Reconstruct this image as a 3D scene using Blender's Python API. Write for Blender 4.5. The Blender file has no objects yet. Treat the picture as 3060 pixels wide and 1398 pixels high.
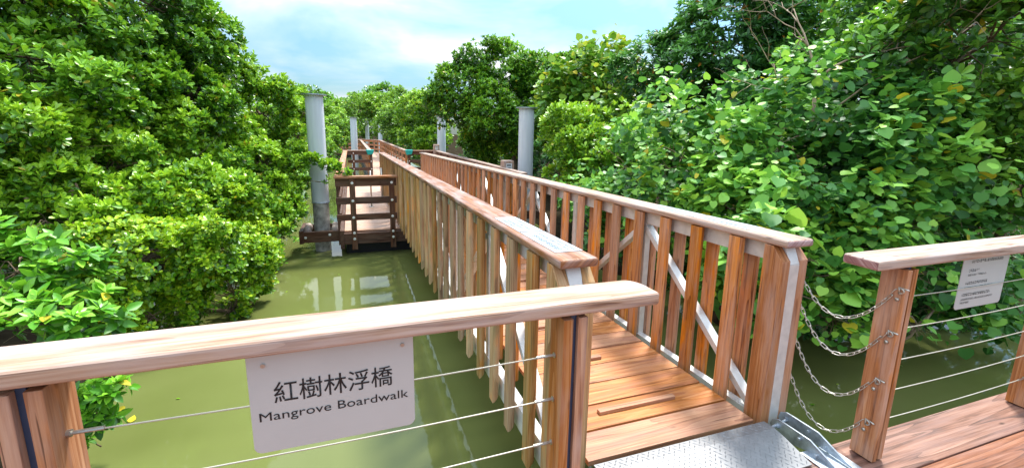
import bpy, bmesh, math, random
import numpy as np
from mathutils import Vector, Matrix
random.seed(7)
rng = np.random.default_rng(11)
S = bpy.context.scene
COL = S.collection
R = math.radians

# ------------------------------------------------------------------ camera
F_PX, W_PX, H_PX = 1340.0, 3060.0, 1398.0
PITCH, ROLL, YAW, EYE = 0.19195, 0.01795, 0.3421, 1.6448
CX, CY = W_PX / 2, H_PX / 2 - 44.8
FWD = Vector((math.sin(YAW) * math.cos(PITCH), math.cos(YAW) * math.cos(PITCH), -math.sin(PITCH)))
_r = Vector((math.cos(YAW), -math.sin(YAW), 0)); _u = _r.cross(FWD)
RIGHT = math.cos(ROLL) * _r + math.sin(ROLL) * _u
UP = -math.sin(ROLL) * _r + math.cos(ROLL) * _u
ORI = Vector((0, 0, EYE))
cam = bpy.data.cameras.new('camera'); camo = bpy.data.objects.new('camera', cam); COL.objects.link(camo)
m = Matrix((RIGHT, UP, -FWD)).transposed().to_4x4(); m.translation = ORI
camo.matrix_world = m
cam.sensor_width = 36; cam.lens = 36 * F_PX / W_PX
cam.shift_y = -44.8 / W_PX
cam.clip_start = 0.02; cam.clip_end = 2000
S.camera = camo

def ray(u, v):
    return FWD + RIGHT * ((u - CX) / F_PX) - UP * ((v - CY) / F_PX)
_h = Vector((FWD.x, FWD.y, 0)).normalized()
def at(u, v, D):                       # point seen at (u, v) of the survey photo at horizontal range D
    d = ray(u, v); return ORI + d * (D / d.dot(_h))
def plane(u, v, axis, val):
    d = ray(u, v); return ORI + d * ((val - ORI[axis]) / d[axis])

# ------------------------------------------------------------------ tags
def tag(o, label=None, cat=None, group=None, kind=None):
    if label: o['label'] = label
    if cat: o['category'] = cat
    if group: o['group'] = group
    if kind: o['kind'] = kind
    return o
def empty(name, loc, label, cat, group=None):
    o = bpy.data.objects.new(name, None); COL.objects.link(o); o.location = loc
    o.empty_display_size = .1
    return tag(o, label, cat, group)
def link(name, mesh, mat, parent=None, bevel=0, seg=2, smooth=False):
    o = bpy.data.objects.new(name, mesh); COL.objects.link(o)
    if mat:
        mesh.materials.clear(); mesh.materials.append(mat)
    if parent:
        o.parent = parent
        o.matrix_parent_inverse = Matrix.Translation(parent_world(parent)).inverted()
    if bevel:
        b = o.modifiers.new('bevel', 'BEVEL'); b.width = bevel; b.segments = seg; b.limit_method = 'ANGLE'; b.angle_limit = R(35)
    if smooth:
        mesh.polygons.foreach_set('use_smooth', [True] * len(mesh.polygons))
    return o
def parent_world(p):
    v = Vector(p.location)
    while p.parent:
        v = p.matrix_parent_inverse @ v
        p = p.parent; v = v + Vector(p.location)
    return v

# ------------------------------------------------------------------ mesh builder
class MB:
    def __init__(s): s.v = []; s.f = []; s.uv = []
    def quad(s, pts, uvs):
        i = len(s.v); s.v += [tuple(p) for p in pts]; s.f.append(tuple(range(i, i + len(pts)))); s.uv += uvs
    def solid(s, verts, faces, grain, off=None):
        """verts in world, faces of indices; grain = unit Vector of the wood grain"""
        i = len(s.v); s.v += [tuple(p) for p in verts]
        g = Vector(grain).normalized()
        ou, ov = (random.uniform(0, 50), random.uniform(0, 50)) if off is None else off
        for f in faces:
            P = [Vector(verts[k]) for k in f]
            n = (P[1] - P[0]).cross(P[2] - P[0]); n = n.normalized() if n.length > 0 else Vector((0, 0, 1))
            if abs(n.dot(g)) > .7:
                a = n.orthogonal().normalized(); b = n.cross(a)
                s.uv += [(ou + p.dot(a) * .15, ov + p.dot(b)) for p in P]
            else:
                b = n.cross(g).normalized()
                s.uv += [(ou + p.dot(g), ov + p.dot(b) + n.x * .31 + n.z * .17) for p in P]
            s.f.append(tuple(i + k for k in f))
    def box(s, x0, x1, y0, y1, z0, z1, grain=0):
        V = [(x, y, z) for z in (z0, z1) for y in (y0, y1) for x in (x0, x1)]
        Fc = [(0, 2, 3, 1), (4, 5, 7, 6), (0, 1, 5, 4), (2, 6, 7, 3), (0, 4, 6, 2), (1, 3, 7, 5)]
        g = [Vector((1, 0, 0)), Vector((0, 1, 0)), Vector((0, 0, 1))][grain]
        s.solid(V, Fc, g)
    def bar(s, a, b, w, h, up=(0, 0, 1)):
        a = Vector(a); b = Vector(b); d = (b - a).normalized(); up = Vector(up)
        side = d.cross(up).normalized(); up = side.cross(d)
        V = []
        for p in (a, b):
            for sy, sx in ((-1, -1), (-1, 1), (1, 1), (1, -1)):
                V.append(p + side * (sx * w / 2) + up * (sy * h / 2))
        s.solid(V, [(3, 2, 1, 0), (4, 5, 6, 7), (0, 1, 5, 4), (1, 2, 6, 5), (2, 3, 7, 6), (3, 0, 4, 7)], d)
    def prism(s, poly, axis, lo, hi, grain=(0, 0, 1)):
        """poly: 2-D outline in the two other axes, extruded along axis"""
        def mk(p, t):
            q = [0, 0, 0]; o = [k for k in range(3) if k != axis]
            q[axis] = t; q[o[0]] = p[0]; q[o[1]] = p[1]; return tuple(q)
        n = len(poly)
        V = [mk(p, lo) for p in poly] + [mk(p, hi) for p in poly]
        Fc = [tuple(reversed(range(n))), tuple(range(n, 2 * n))] + [(k, (k + 1) % n, n + (k + 1) % n, n + k) for k in range(n)]
        s.solid(V, Fc, grain)
    def tube(s, pts, rad, n=8, cap=True):
        pts = [Vector(p) for p in pts]; rad = rad if isinstance(rad, (list, tuple)) else [rad] * len(pts)
        i = len(s.v); t0 = None; L = 0; ou = random.uniform(0, 40)
        rings = []
        for k, p in enumerate(pts):
            t = (pts[min(k + 1, len(pts) - 1)] - pts[max(k - 1, 0)]).normalized()
            if t0 is None: a = t.orthogonal().normalized()
            else: a = (a - t * a.dot(t)).normalized()
            t0 = t; b = t.cross(a)
            for j in range(n):
                w = 2 * math.pi * j / n
                s.v.append(tuple(p + (a * math.cos(w) + b * math.sin(w)) * rad[k]))
            if k: L += (p - pts[k - 1]).length
            rings.append(L)
        for k in range(len(pts) - 1):
            for j in range(n):
                j2 = (j + 1) % n
                s.f.append((i + k * n + j, i + k * n + j2, i + (k + 1) * n + j2, i + (k + 1) * n + j))
                s.uv += [(ou + rings[k], j / n), (ou + rings[k], (j + 1) / n), (ou + rings[k + 1], (j + 1) / n), (ou + rings[k + 1], j / n)]
        if cap:
            s.f.append(tuple(i + j for j in reversed(range(n)))); s.uv += [(0, 0)] * n
            e = i + (len(pts) - 1) * n
            s.f.append(tuple(e + j for j in range(n))); s.uv += [(0, 0)] * n
    def lathe(s, c, prof, n=32):
        i = len(s.v); c = Vector(c)
        for r, z in prof:
            for j in range(n):
                w = 2 * math.pi * j / n
                s.v.append((c.x + r * math.cos(w), c.y + r * math.sin(w), c.z + z))
        for k in range(len(prof) - 1):
            for j in range(n):
                j2 = (j + 1) % n
                s.f.append((i + k * n + j, i + k * n + j2, i + (k + 1) * n + j2, i + (k + 1) * n + j))
                s.uv += [(prof[k][1], j / n), (prof[k][1], (j + 1) / n), (prof[k + 1][1], (j + 1) / n), (prof[k + 1][1], j / n)]
    def mesh(s, name):
        me = bpy.data.meshes.new(name); me.from_pydata(s.v, [], s.f)
        uvl = me.uv_layers.new(name='UVMap')
        uvl.data.foreach_set('uv', np.array(s.uv, dtype=np.float32).ravel())
        me.update(); return me
    def build(s, name, mat, parent=None, ends=None, **k):
        o = link(name, s.mesh(name), mat, parent, **k)
        if ends is not None:
            o.data.materials.append(M['endgrain'])
            for p in o.data.polygons:
                if abs(p.normal[ends]) > .9: p.material_index = 1
        return o

# ------------------------------------------------------------------ materials
def newmat(name):
    mt = bpy.data.materials.new(name); mt.use_nodes = True
    nt = mt.node_tree; nt.nodes.clear()
    out = nt.nodes.new('ShaderNodeOutputMaterial'); bs = nt.nodes.new('ShaderNodeBsdfPrincipled')
    nt.links.new(bs.outputs[0], out.inputs[0])
    return mt, nt, bs, out
def ramp(nt, fac, stops):
    r = nt.nodes.new('ShaderNodeValToRGB'); nt.links.new(fac, r.inputs[0])
    e = r.color_ramp.elements
    while len(e) < len(stops): e.new(.5)
    for k, (p, c) in enumerate(stops):
        e[k].position = p; e[k].color = (*c, 1) if len(c) == 3 else c
    return r.outputs[0]
def noise(nt, vec, scale, detail=4, rough=.55, dist=0):
    n = nt.nodes.new('ShaderNodeTexNoise'); n.inputs['Scale'].default_value = scale
    n.inputs['Detail'].default_value = detail; n.inputs['Roughness'].default_value = rough; n.inputs['Distortion'].default_value = dist
    if vec is not None: nt.links.new(vec, n.inputs['Vector'])
    return n.outputs['Fac']
def mix(nt, fac, a, b, mode='MIX'):
    n = nt.nodes.new('ShaderNodeMix'); n.data_type = 'RGBA'; n.blend_type = mode
    for k, x in ((0, fac), (6, a), (7, b)):
        if hasattr(x, 'links') or hasattr(x, 'is_linked'): nt.links.new(x, n.inputs[k])
        else: n.inputs[k].default_value = x if k == 0 else (*x, 1)
    return n.outputs[2]
def mathn(nt, op, a, b=0.5, c=None):
    n = nt.nodes.new('ShaderNodeMath'); n.operation = op
    for k, x in ((0, a), (1, b), (2, c)):
        if x is None: continue
        if hasattr(x, 'is_linked'): nt.links.new(x, n.inputs[k])
        else: n.inputs[k].default_value = x
    return n.outputs[0]
def bump(nt, bs, h, strength=.3, dist=.004):
    b = nt.nodes.new('ShaderNodeBump'); b.inputs['Strength'].default_value = strength; b.inputs['Distance'].default_value = dist
    nt.links.new(h, b.inputs['Height']); nt.links.new(b.outputs[0], bs.inputs['Normal'])

def wood(name, dark, mid, light, stain=None, stain_amt=.5, rough=.6, var=.25, grainy=1.0, spec=.35, objvar=True, blotch_scale=2.2, splash=None):
    mt, nt, bs, out = newmat(name)
    uv = nt.nodes.new('ShaderNodeUVMap'); uv.uv_map = 'UVMap'
    oi = nt.nodes.new('ShaderNodeObjectInfo')
    add = nt.nodes.new('ShaderNodeVectorMath'); add.operation = 'ADD'
    sc = nt.nodes.new('ShaderNodeVectorMath'); sc.operation = 'SCALE'; sc.inputs[0].default_value = (37, 19, 5)
    nt.links.new(oi.outputs['Random'], sc.inputs['Scale'])
    nt.links.new(uv.outputs[0], add.inputs[0]); nt.links.new(sc.outputs[0], add.inputs[1])
    mp = nt.nodes.new('ShaderNodeMapping'); mp.inputs['Scale'].default_value = (1.3, 38, 1); nt.links.new(add.outputs[0], mp.inputs[0])
    g1 = noise(nt, mp.outputs[0], 1.0, 5, .6, 1.2)
    mp2 = nt.nodes.new('ShaderNodeMapping'); mp2.inputs['Scale'].default_value = (4, 190, 1); nt.links.new(add.outputs[0], mp2.inputs[0])
    g2 = noise(nt, mp2.outputs[0], 1.0, 3, .6)
    # cathedral figure: rings of a stretched distance field
    mp3 = nt.nodes.new('ShaderNodeMapping'); mp3.inputs['Scale'].default_value = (.55, 9, 1); nt.links.new(add.outputs[0], mp3.inputs[0])
    b = noise(nt, mp3.outputs[0], 1.0, 1, .4)
    ring = mathn(nt, 'FRACT', mathn(nt, 'MULTIPLY', b, 9.0))
    ring = mathn(nt, 'POWER', ring, 2.2)
    f = mathn(nt, 'ADD', mathn(nt, 'MULTIPLY', g1, .75), mathn(nt, 'MULTIPLY', g2, .3))
    f = mathn(nt, 'SUBTRACT', f, mathn(nt, 'MULTIPLY', ring, .16 * grainy))
    col = ramp(nt, f, [(.26, dark), (.45, mid), (.66, light)])
    if stain:
        mp4 = nt.nodes.new('ShaderNodeMapping'); mp4.inputs['Scale'].default_value = (1.1, 6, 1); nt.links.new(add.outputs[0], mp4.inputs[0])
        sn = noise(nt, mp4.outputs[0], blotch_scale, 4, .6)
        k = ramp(nt, sn, [(.42, (0, 0, 0)), (.68, (stain_amt,) * 3)])
        col = mix(nt, k, col, stain)
    if splash:   # resin rich orange patches
        mp7 = nt.nodes.new('ShaderNodeMapping'); mp7.inputs['Scale'].default_value = (2.3, 7, 1); mp7.inputs['Location'].default_value = (9.1, 3.3, 0); nt.links.new(add.outputs[0], mp7.inputs[0])
        col = mix(nt, ramp(nt, noise(nt, mp7.outputs[0], 1.0, 3, .6), [(.57, (0, 0, 0)), (.68, (.85,) * 3)]), col, splash)
    # drying cracks along the grain
    mp6 = nt.nodes.new('ShaderNodeMapping'); mp6.inputs['Scale'].default_value = (2.2, 75, 1); nt.links.new(add.outputs[0], mp6.inputs[0])
    ck = noise(nt, mp6.outputs[0], 1.0, 2, .5, .4)
    col = mix(nt, ramp(nt, ck, [(.27, (.75,) * 3), (.315, (0, 0, 0))]), col, tuple(c * .45 for c in dark))
    # knots
    vo = nt.nodes.new('ShaderNodeTexVoronoi'); vo.feature = 'F1'; vo.inputs['Scale'].default_value = 1.0
    mp5 = nt.nodes.new('ShaderNodeMapping'); mp5.inputs['Scale'].default_value = (2.6, 6.5, 1); nt.links.new(add.outputs[0], mp5.inputs[0])
    nt.links.new(mp5.outputs[0], vo.inputs['Vector'])
    kn = ramp(nt, vo.outputs['Distance'], [(.03, (.75,) * 3), (.085, (0, 0, 0))])
    col = mix(nt, kn, col, tuple(c * .35 for c in dark))
    hsv = nt.nodes.new('ShaderNodeHueSaturation'); nt.links.new(col, hsv.inputs['Color'])
    if not objvar:
        ge = nt.nodes.new('ShaderNodeNewGeometry')
    if True:
        wn = nt.nodes.new('ShaderNodeTexWhiteNoise'); wn.noise_dimensions = '1D'; nt.links.new(oi.outputs['Random'] if objvar else ge.outputs['Random Per Island'], wn.inputs['W'])
        nt.links.new(mathn(nt, 'ADD', mathn(nt, 'MULTIPLY', wn.outputs['Value'], var * 2), 1 - var), hsv.inputs['Value'])
        sp = nt.nodes.new('ShaderNodeSeparateColor'); nt.links.new(wn.outputs['Color'], sp.inputs[0])
        nt.links.new(mathn(nt, 'ADD', mathn(nt, 'MULTIPLY', sp.outputs[1], .32), .80), hsv.inputs['Saturation'])
    nt.links.new(hsv.outputs[0], bs.inputs['Base Color'])
    bs.inputs['Roughness'].default_value = rough; bs.inputs['Specular IOR Level'].default_value = spec
    bump(nt, bs, f, .5, .003)
    return mt
M = {}
M['rail_side'] = wood('weathered_pine', (.15, .07, .04), (.36, .205, .125), (.53, .36, .26), stain=(.50, .39, .36), stain_amt=.75, var=.1, rough=.5)
M['post'] = wood('treated_pine', (.16, .052, .016), (.37, .135, .042), (.53, .255, .115), stain=(.50, .32, .24), stain_amt=.7, var=.12, grainy=1.0, splash=(.55, .19, .035))
M['baluster'] = wood('orange_pine', (.14, .042, .013), (.46, .17, .045), (.62, .30, .12), stain=(.52, .33, .25), stain_amt=.6, var=.26, grainy=1.1, splash=(.72, .24, .035))
M['baluster_old'] = wood('mossy_pine', (.11, .05, .02), (.44, .215, .08), (.60, .39, .22), stain=(.36, .29, .12), stain_amt=.6, var=.28, grainy=1.1, splash=(.62, .25, .05))
M['plank'] = wood('deck_pine', (.18, .06, .022), (.43, .165, .06), (.57, .28, .13), stain=(.34, .15, .095), stain_amt=.6, var=.14, rough=.5, objvar=False)
M['shore_plank'] = wood('shore_deck_pine', (.075, .03, .018), (.25, .10, .055), (.40, .205, .135), stain=(.27, .15, .125), stain_amt=.6, var=.12, objvar=False, grainy=1.5, rough=.5)
M['dark_cap'] = wood('stained_cap', (.10, .035, .015), (.25, .10, .045), (.42, .235, .15), stain=(.46, .36, .34), stain_amt=.75, var=.05, rough=.45)
M['wet_wood'] = wood('dark_wet_timber', (.035, .014, .008), (.085, .032, .018), (.15, .07, .04), stain=(.20, .15, .11), stain_amt=.35, var=.15)
M['float_plank'] = wood('pale_deck', (.30, .15, .09), (.52, .31, .21), (.62, .44, .34), var=.05, objvar=False)
M['endgrain'] = wood('end_grain', (.12, .05, .05), (.30, .15, .14), (.5, .35, .33), var=0, objvar=False)

def metal(name, col, rough, metallic=1.0, brush=False, blot=.12, scale=14):
    mt, nt, bs, out = newmat(name)
    tc = nt.nodes.new('ShaderNodeTexCoord')
    n = noise(nt, tc.outputs['Object'], scale, 4, .6)
    c = ramp(nt, n, [(.3, tuple(x * (1 - blot) for x in col)), (.7, tuple(min(1, x * (1 + blot)) for x in col))])
    nt.links.new(c, bs.inputs['Base Color'])
    bs.inputs['Metallic'].default_value = metallic; bs.inputs['Roughness'].default_value = rough
    if brush:
        mp = nt.nodes.new('ShaderNodeMapping'); mp.inputs['Scale'].default_value = (2, 40, 600); nt.links.new(tc.outputs['Object'], mp.inputs[0])
        g = noise(nt, mp.outputs[0], 1, 2, .5)
        r = nt.nodes.new('ShaderNodeMapRange'); nt.links.new(g, r.inputs[0]); r.inputs[3].default_value = rough - .08; r.inputs[4].default_value = rough + .12
        nt.links.new(r.outputs[0], bs.inputs['Roughness']); bump(nt, bs, g, .08, .0006)
    return mt
M['alu'] = metal('aluminium', (.66, .65, .63), .5, .35)
M['plate_steel'] = metal('checker_plate', (.24, .24, .245), .5, .6)
M['sign_steel'] = metal('brushed_steel', (.54, .58, .585), .5, .45, brush=True, blot=.04, scale=3)
M['plaque'] = metal('plaque_steel', (.40, .42, .44), .5, .2, blot=.04)
M['steel'] = metal('stainless', (.50, .47, .42), .38, .9)
M['cable'] = metal('wire_rope', (.52, .49, .41), .45, .5)
M['galv'] = metal('galvanised', (.42, .47, .52), .42, .75, blot=.35, scale=22)
M['bluebar'] = metal('painted_bar', (.035, .06, .12), .35, .2)
def flat(name, col, rough=.6, spec=.4, var=.12, scale=6, metallic=0):
    mt, nt, bs, out = newmat(name)
    tc = nt.nodes.new('ShaderNodeTexCoord')
    n = noise(nt, tc.outputs['Object'], scale, 5, .6)
    nt.links.new(ramp(nt, n, [(.3, tuple(x * (1 - var) for x in col)), (.7, tuple(x * (1 + var) for x in col))]), bs.inputs['Base Color'])
    bs.inputs['Roughness'].default_value = rough; bs.inputs['Specular IOR Level'].default_value = spec; bs.inputs['Metallic'].default_value = metallic
    return mt
M['pile'] = flat('grey_pile_paint', (.60, .64, .69), .42, .45, .12, 2)
_nt = M['pile'].node_tree; _mp = _nt.nodes.new('ShaderNodeMapping'); _mp.inputs['Scale'].default_value = (5, 5, .35)
_tc = [n for n in _nt.nodes if n.type == 'TEX_COORD'][0]; _nz = [n for n in _nt.nodes if n.type == 'TEX_NOISE'][0]
_nt.links.new(_tc.outputs['Object'], _mp.inputs[0]); _nt.links.new(_mp.outputs[0], _nz.inputs['Vector'])
M['concrete'] = flat('stained_concrete', (.36, .35, .32), .8, .3, .55, 9)
M['ink'] = flat('black_ink', (.012, .012, .014), .5)
M['ink_blue'] = flat('blue_ink', (.04, .09, .17), .6)
M['label_white'] = flat('white_label', (.78, .80, .82), .5)
M['rubber'] = flat('black_float', (.012, .012, .014), .5)
M['teal'] = flat('teal_cloth', (.015, .30, .26), .6, .3, .2)
M['bolt'] = flat('bolt_cap', (.75, .74, .70), .35, .5, .05)
M['roller'] = flat('roller', (.50, .40, .34), .5)
M['twig'] = flat('bark', (.16, .115, .075), .8, .2, .45, 12)
M['twig_pale'] = flat('pale_bark', (.34, .25, .17), .8, .2, .35, 12)
M['mud'] = flat('mud', (.030, .024, .015), .9, .0, .5, 2)

def leafmat(name, c0, c1, c2, yellow=(.45, .38, .03), rare=.02, rough=.36, trans=.17, spec=.5):
    mt, nt, bs, out = newmat(name)
    at_ = nt.nodes.new('ShaderNodeAttribute'); at_.attribute_name = 'rnd'
    col = ramp(nt, at_.outputs['Fac'], [(.0, c0), (.5, c1), (1 - rare - .12, c2), (1 - rare, yellow)])
    e = col.node.color_ramp
    nt.links.new(col, bs.inputs['Base Color'])
    bs.inputs['Roughness'].default_value = rough; bs.inputs['Specular IOR Level'].default_value = spec
    tr = nt.nodes.new('ShaderNodeBsdfTranslucent')
    hs = nt.nodes.new('ShaderNodeHueSaturation'); hs.inputs['Value'].default_value = 1.5; hs.inputs['Hue'].default_value = .485; nt.links.new(col, hs.inputs['Color'])
    nt.links.new(hs.outputs[0], tr.inputs[0])
    mx = nt.nodes.new('ShaderNodeMixShader'); mx.inputs[0].default_value = trans
    nt.links.new(bs.outputs[0], mx.inputs[1]); nt.links.new(tr.outputs[0], mx.inputs[2]); nt.links.new(mx.outputs[0], out.inputs[0])
    return mt
LM = {
 'mang': leafmat('mangrove_leaf', (0.017, 0.068, 0.006), (0.067, 0.213, 0.012), (0.258, 0.516, 0.031), rare=.012),
 'mang_bright': leafmat('bright_mangrove_leaf', (0.029, 0.103, 0.007), (0.115, 0.3, 0.013), (0.379, 0.62, 0.037), rare=.015),
 'yellow': leafmat('shrub_leaf', (0.029, 0.103, 0.004), (0.115, 0.3, 0.008), (0.393, 0.603, 0.025), yellow=(0.620, 0.538, 0.033), rare=.03),
 'plant': leafmat('broad_plant_leaf', (0.025, 0.111, 0.007), (0.091, 0.311, 0.016), (0.288, 0.616, 0.044), rare=.01),
 'hib': leafmat('round_leaf', (0.019, 0.093, 0.018), (0.084, 0.282, 0.04), (0.293, 0.608, 0.074), yellow=(0.620, 0.538, 0.033), rare=.03, rough=.5, trans=.22),
 'hib_pale': leafmat('pale_round_leaf', (0.037, 0.124, 0.011), (0.12, 0.306, 0.024), (0.3, 0.484, 0.05), yellow=(0.620, 0.512, 0.033), rare=.07, trans=.22),
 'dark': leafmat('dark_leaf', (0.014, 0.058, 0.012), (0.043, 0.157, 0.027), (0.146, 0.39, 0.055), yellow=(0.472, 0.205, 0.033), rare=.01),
 'mid': leafmat('mid_leaf', (0.024, 0.079, 0.011), (0.073, 0.219, 0.022), (0.227, 0.487, 0.044), rare=.01),
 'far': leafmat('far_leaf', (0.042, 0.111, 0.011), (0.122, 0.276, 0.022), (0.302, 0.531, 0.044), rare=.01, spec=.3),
}
# ------------------------------------------------------------------ world, sun
SUN_EL, SUN_AZ = R(60), R(48)         # azimuth measured clockwise from +Y: high veiled sun ahead on the right
w = bpy.data.worlds.new('World'); S.world = w; w.use_nodes = True
nt = w.node_tree; nt.nodes.clear()
wo = nt.nodes.new('ShaderNodeOutputWorld'); bg = nt.nodes.new('ShaderNodeBackground'); nt.links.new(bg.outputs[0], wo.inputs[0])
sky = nt.nodes.new('ShaderNodeTexSky'); sky.sky_type = 'NISHITA'; sky.sun_disc = False
sky.sun_elevation = SUN_EL; sky.sun_rotation = SUN_AZ; sky.air_density = 1.0; sky.dust_density = 1.2; sky.ozone_density = 1.0
tc = nt.nodes.new('ShaderNodeTexCoord')
sepx = nt.nodes.new('ShaderNodeSeparateXYZ'); nt.links.new(tc.outputs['Generated'], sepx.inputs[0])
den = mathn(nt, 'ADD', mathn(nt, 'MAXIMUM', sepx.outputs[2], 0.0), .22)
px_ = mathn(nt, 'DIVIDE', sepx.outputs[0], den); py_ = mathn(nt, 'DIVIDE', sepx.outputs[1], den)
cmb = nt.nodes.new('ShaderNodeCombineXYZ'); nt.links.new(px_, cmb.inputs[0]); nt.links.new(py_, cmb.inputs[1]); cmb.inputs[2].default_value = 3.7
n1 = noise(nt, cmb.outputs[0], .85, 6, .52, .5)
cl = ramp(nt, n1, [(.38, (.03,) * 3), (.50, (.45,) * 3), (.60, (1,) * 3)])
n2 = noise(nt, cmb.outputs[0], 1.7, 5, .55, .3)
cc = ramp(nt, n2, [(.30, (4.0, 5.3, 6.1)), (.57, (6.8, 7.1, 7.3))])
skyc = mix(nt, 1.0, sky.outputs[0], (.60, .84, .94), 'MULTIPLY')
zen = mathn(nt, 'ADD', mathn(nt, 'MULTIPLY', mathn(nt, 'MAXIMUM', sepx.outputs[2], 0.0), 2.3), .62)   # overcast sky: brighter overhead
zc = nt.nodes.new('ShaderNodeCombineXYZ')
for k_ in range(3): nt.links.new(zen, zc.inputs[k_])
fin = mix(nt, 1.0, mix(nt, cl, skyc, cc), zc.outputs[0], 'MULTIPLY')
nt.links.new(fin, bg.inputs[0]); bg.inputs[1].default_value = .1
sl = bpy.data.lights.new('sun', 'SUN'); slo = bpy.data.objects.new('sun', sl); COL.objects.link(slo)
sl.energy = 3.4; sl.angle = R(10); sl.color = (1, .96, .9)
sd = Vector((math.sin(SUN_AZ) * math.cos(SUN_EL), math.cos(SUN_AZ) * math.cos(SUN_EL), math.sin(SUN_EL)))
slo.rotation_euler = sd.to_track_quat('Z', 'Y').to_euler(); slo.location = (0, -5, 12)

# ------------------------------------------------------------------ ground and water
WZ = -.86
def build_ground():
    n = 150
    g = np.sinh(np.linspace(-5.2, 5.2, n)); g = g / g.max() * 260
    X, Y = np.meshgrid(g + 1, g + 6, indexing='ij')
    def ss(a, b, x): t = np.clip((x - a) / (b - a), 0, 1); return t * t * (3 - 2 * t)
    wob = .25 * np.sin(Y * .9) + .15 * np.sin(Y * 2.3 + X)
    left = ss(-1.7, -3.0, X + wob)
    right = ss(3.6, 4.8, X + wob) * ss(3.3, 4.4, Y + .2 * np.sin(X * 1.7))
    far = ss(48, 56, Y)
    back = ss(-2, -6, Y)
    k = np.maximum.reduce([left, right, far, back])
    Z = -1.7 + k * 1.08 + .05 * np.sin(X * 3.1) * np.sin(Y * 2.7)
    me = bpy.data.meshes.new('ground')
    V = np.stack([X, Y, Z], -1).reshape(-1, 3)
    idx = np.arange(n * n).reshape(n, n)
    Fq = np.stack([idx[:-1, :-1], idx[1:, :-1], idx[1:, 1:], idx[:-1, 1:]], -1).reshape(-1, 4)
    me.from_pydata(V.tolist(), [], Fq.tolist()); me.update()
    tag(link('ground', me, M['mud'], smooth=True), 'dark mangrove mud under the trees', None, kind='structure')
build_ground()
mt, nt, bs, out = newmat('river_water')
tc = nt.nodes.new('ShaderNodeTexCoord')
n = noise(nt, tc.outputs['Object'], .7, 3, .5)
nt.links.new(ramp(nt, n, [(.3, (.115, .135, .036)), (.7, (.148, .168, .052))]), bs.inputs['Base Color'])
bs.inputs['Roughness'].default_value = .035; bs.inputs['IOR'].default_value = 1.33
nw = noise(nt, tc.outputs['Object'], 5, 3, .5); bump(nt, bs, nw, .06, .02)
M['water'] = mt
mb = MB(); mb.quad([(-260, -200, WZ), (260, -200, WZ), (260, 260, WZ), (-260, 260, WZ)], [(0, 0), (1, 0), (1, 1), (0, 1)])
tag(mb.build('water', M['water']), 'murky olive green water of the channel', None, kind='structure')

# ------------------------------------------------------------------ shore deck
def planks(name, x0, x1, y0, y1, z, pitch, gap, thick, mat, along='x', parent=None, joints=False):
    mb = MB()
    if along == 'x':
        y = y1
        while y > y0:
            ya = max(y0, y - pitch + gap)
            xs = [x0, x1]
            if joints: xs = [x0, random.uniform(x0 + .5, x1 - .5), x1]
            for a, b in zip(xs[:-1], xs[1:]):
                dz = random.uniform(-.002, .002)
                mb.box(a + .002, b - .002, ya, y, z - thick + dz, z + dz, 0)
            y -= pitch
    return mb.build(name, mat, parent, bevel=.004, seg=2)
sdk = planks('shore_deck', -4.0, 6.5, -2.6, 1.46, 0.0, .268, .007, .05, M['shore_plank'], joints=False)
tag(sdk, 'brown timber planks of the shore deck', None, kind='structure')

# ------------------------------------------------------------------ shore railings with wire cables
def railcap(name, x0, x1, yf, wd, zt, th, mat, parent, rot=0, end_round=None):
    """flat board with rounded plan corners at end_round ('hi'/'lo')"""
    r = .035
    poly = [(x0, yf), (x1, yf), (x1, yf + wd), (x0, yf + wd)]
    if end_round == 'hi':
        arc = [(x1 - r * 1.6 + r * 1.6 * math.sin(a), yf + wd - r * 2.6 + r * 2.6 * math.cos(a)) for a in [k * math.pi / 2 / 8 for k in range(8, -1, -1)]]
        poly = [(x0, yf), (x1, yf)] + arc + [(x0, yf + wd)]
    mb = MB(); mb.prism(poly, 2, zt - th, zt, (1, 0, 0))
    return mb.build(name, mat, parent, bevel=.012, seg=3, ends=0)
def sandwich_post(root, x, yf, z0, z1, dep, board=.036, gap=.02):
    """two boards either side of a steel flat bar"""
    h = gap / 2
    p = MB(); p.box(x - h - board, x - h - .001, yf, yf + dep, z0, z1, 2); ob = p.build('post_board', M['post'], root, bevel=.003)
    p = MB(); p.box(x + h + .001, x + h + board, yf + .006, yf + dep, z0, z1, 2); p.build('post_board', M['post'], root, bevel=.003)
    p = MB(); p.box(x - h, x + h, yf + .022, yf + dep - .02, 0, z1 + .022, 2)
    p.box(x - .07, x + .07, yf + .02, yf + dep - .015, z1 + .012, z1 + .0225, 2)
    p.build('steel_bar', M['bluebar'], root)
CABZ = [.875, .705, .53, .36, .195]
def cables(root, x0, x1, y, fit_l, fit_r):
    for k, z in enumerate(CABZ):
        c = MB(); n = 10
        c.tube([(x0 + (x1 - x0) * t / n, y, z - .008 * math.sin(math.pi * t / n)) for t in range(n + 1)], .0026, 7)
        co = c.build('cable', M['cable'], root, smooth=True)
        for xx, s, on in ((x0, 1, fit_l), (x1, -1, fit_r)):
            if on:
                f = MB(); f.tube([(xx - s * .004, y, z), (xx + s * .008, y, z), (xx + s * .0085, y, z), (xx + s * .075, y, z)], [.010, .010, .0055, .0055], 8)
                f.build('cable_end', M['steel'], co, smooth=False)
rf = empty('cable_railing', (0, 1.31, 0), 'wire cable railing with a rounded pale timber handrail carrying the large steel name sign', 'railing', 'wire cable railings of the shore deck')
railcap('handrail', -2.6, 1.0, 1.235, .165, 1.10, .047, M['rail_side'], rf, end_round='hi')
for x in (.688, -.762, -2.15):
    sandwich_post(rf, x, 1.262, -.12, 1.03, (.105 if x > 0 else .132), board=.037, gap=.02)
cables(rf, -.713, .645, 1.325, True, True)
cables(rf, -2.1, -.811, 1.325, True, True)
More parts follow.
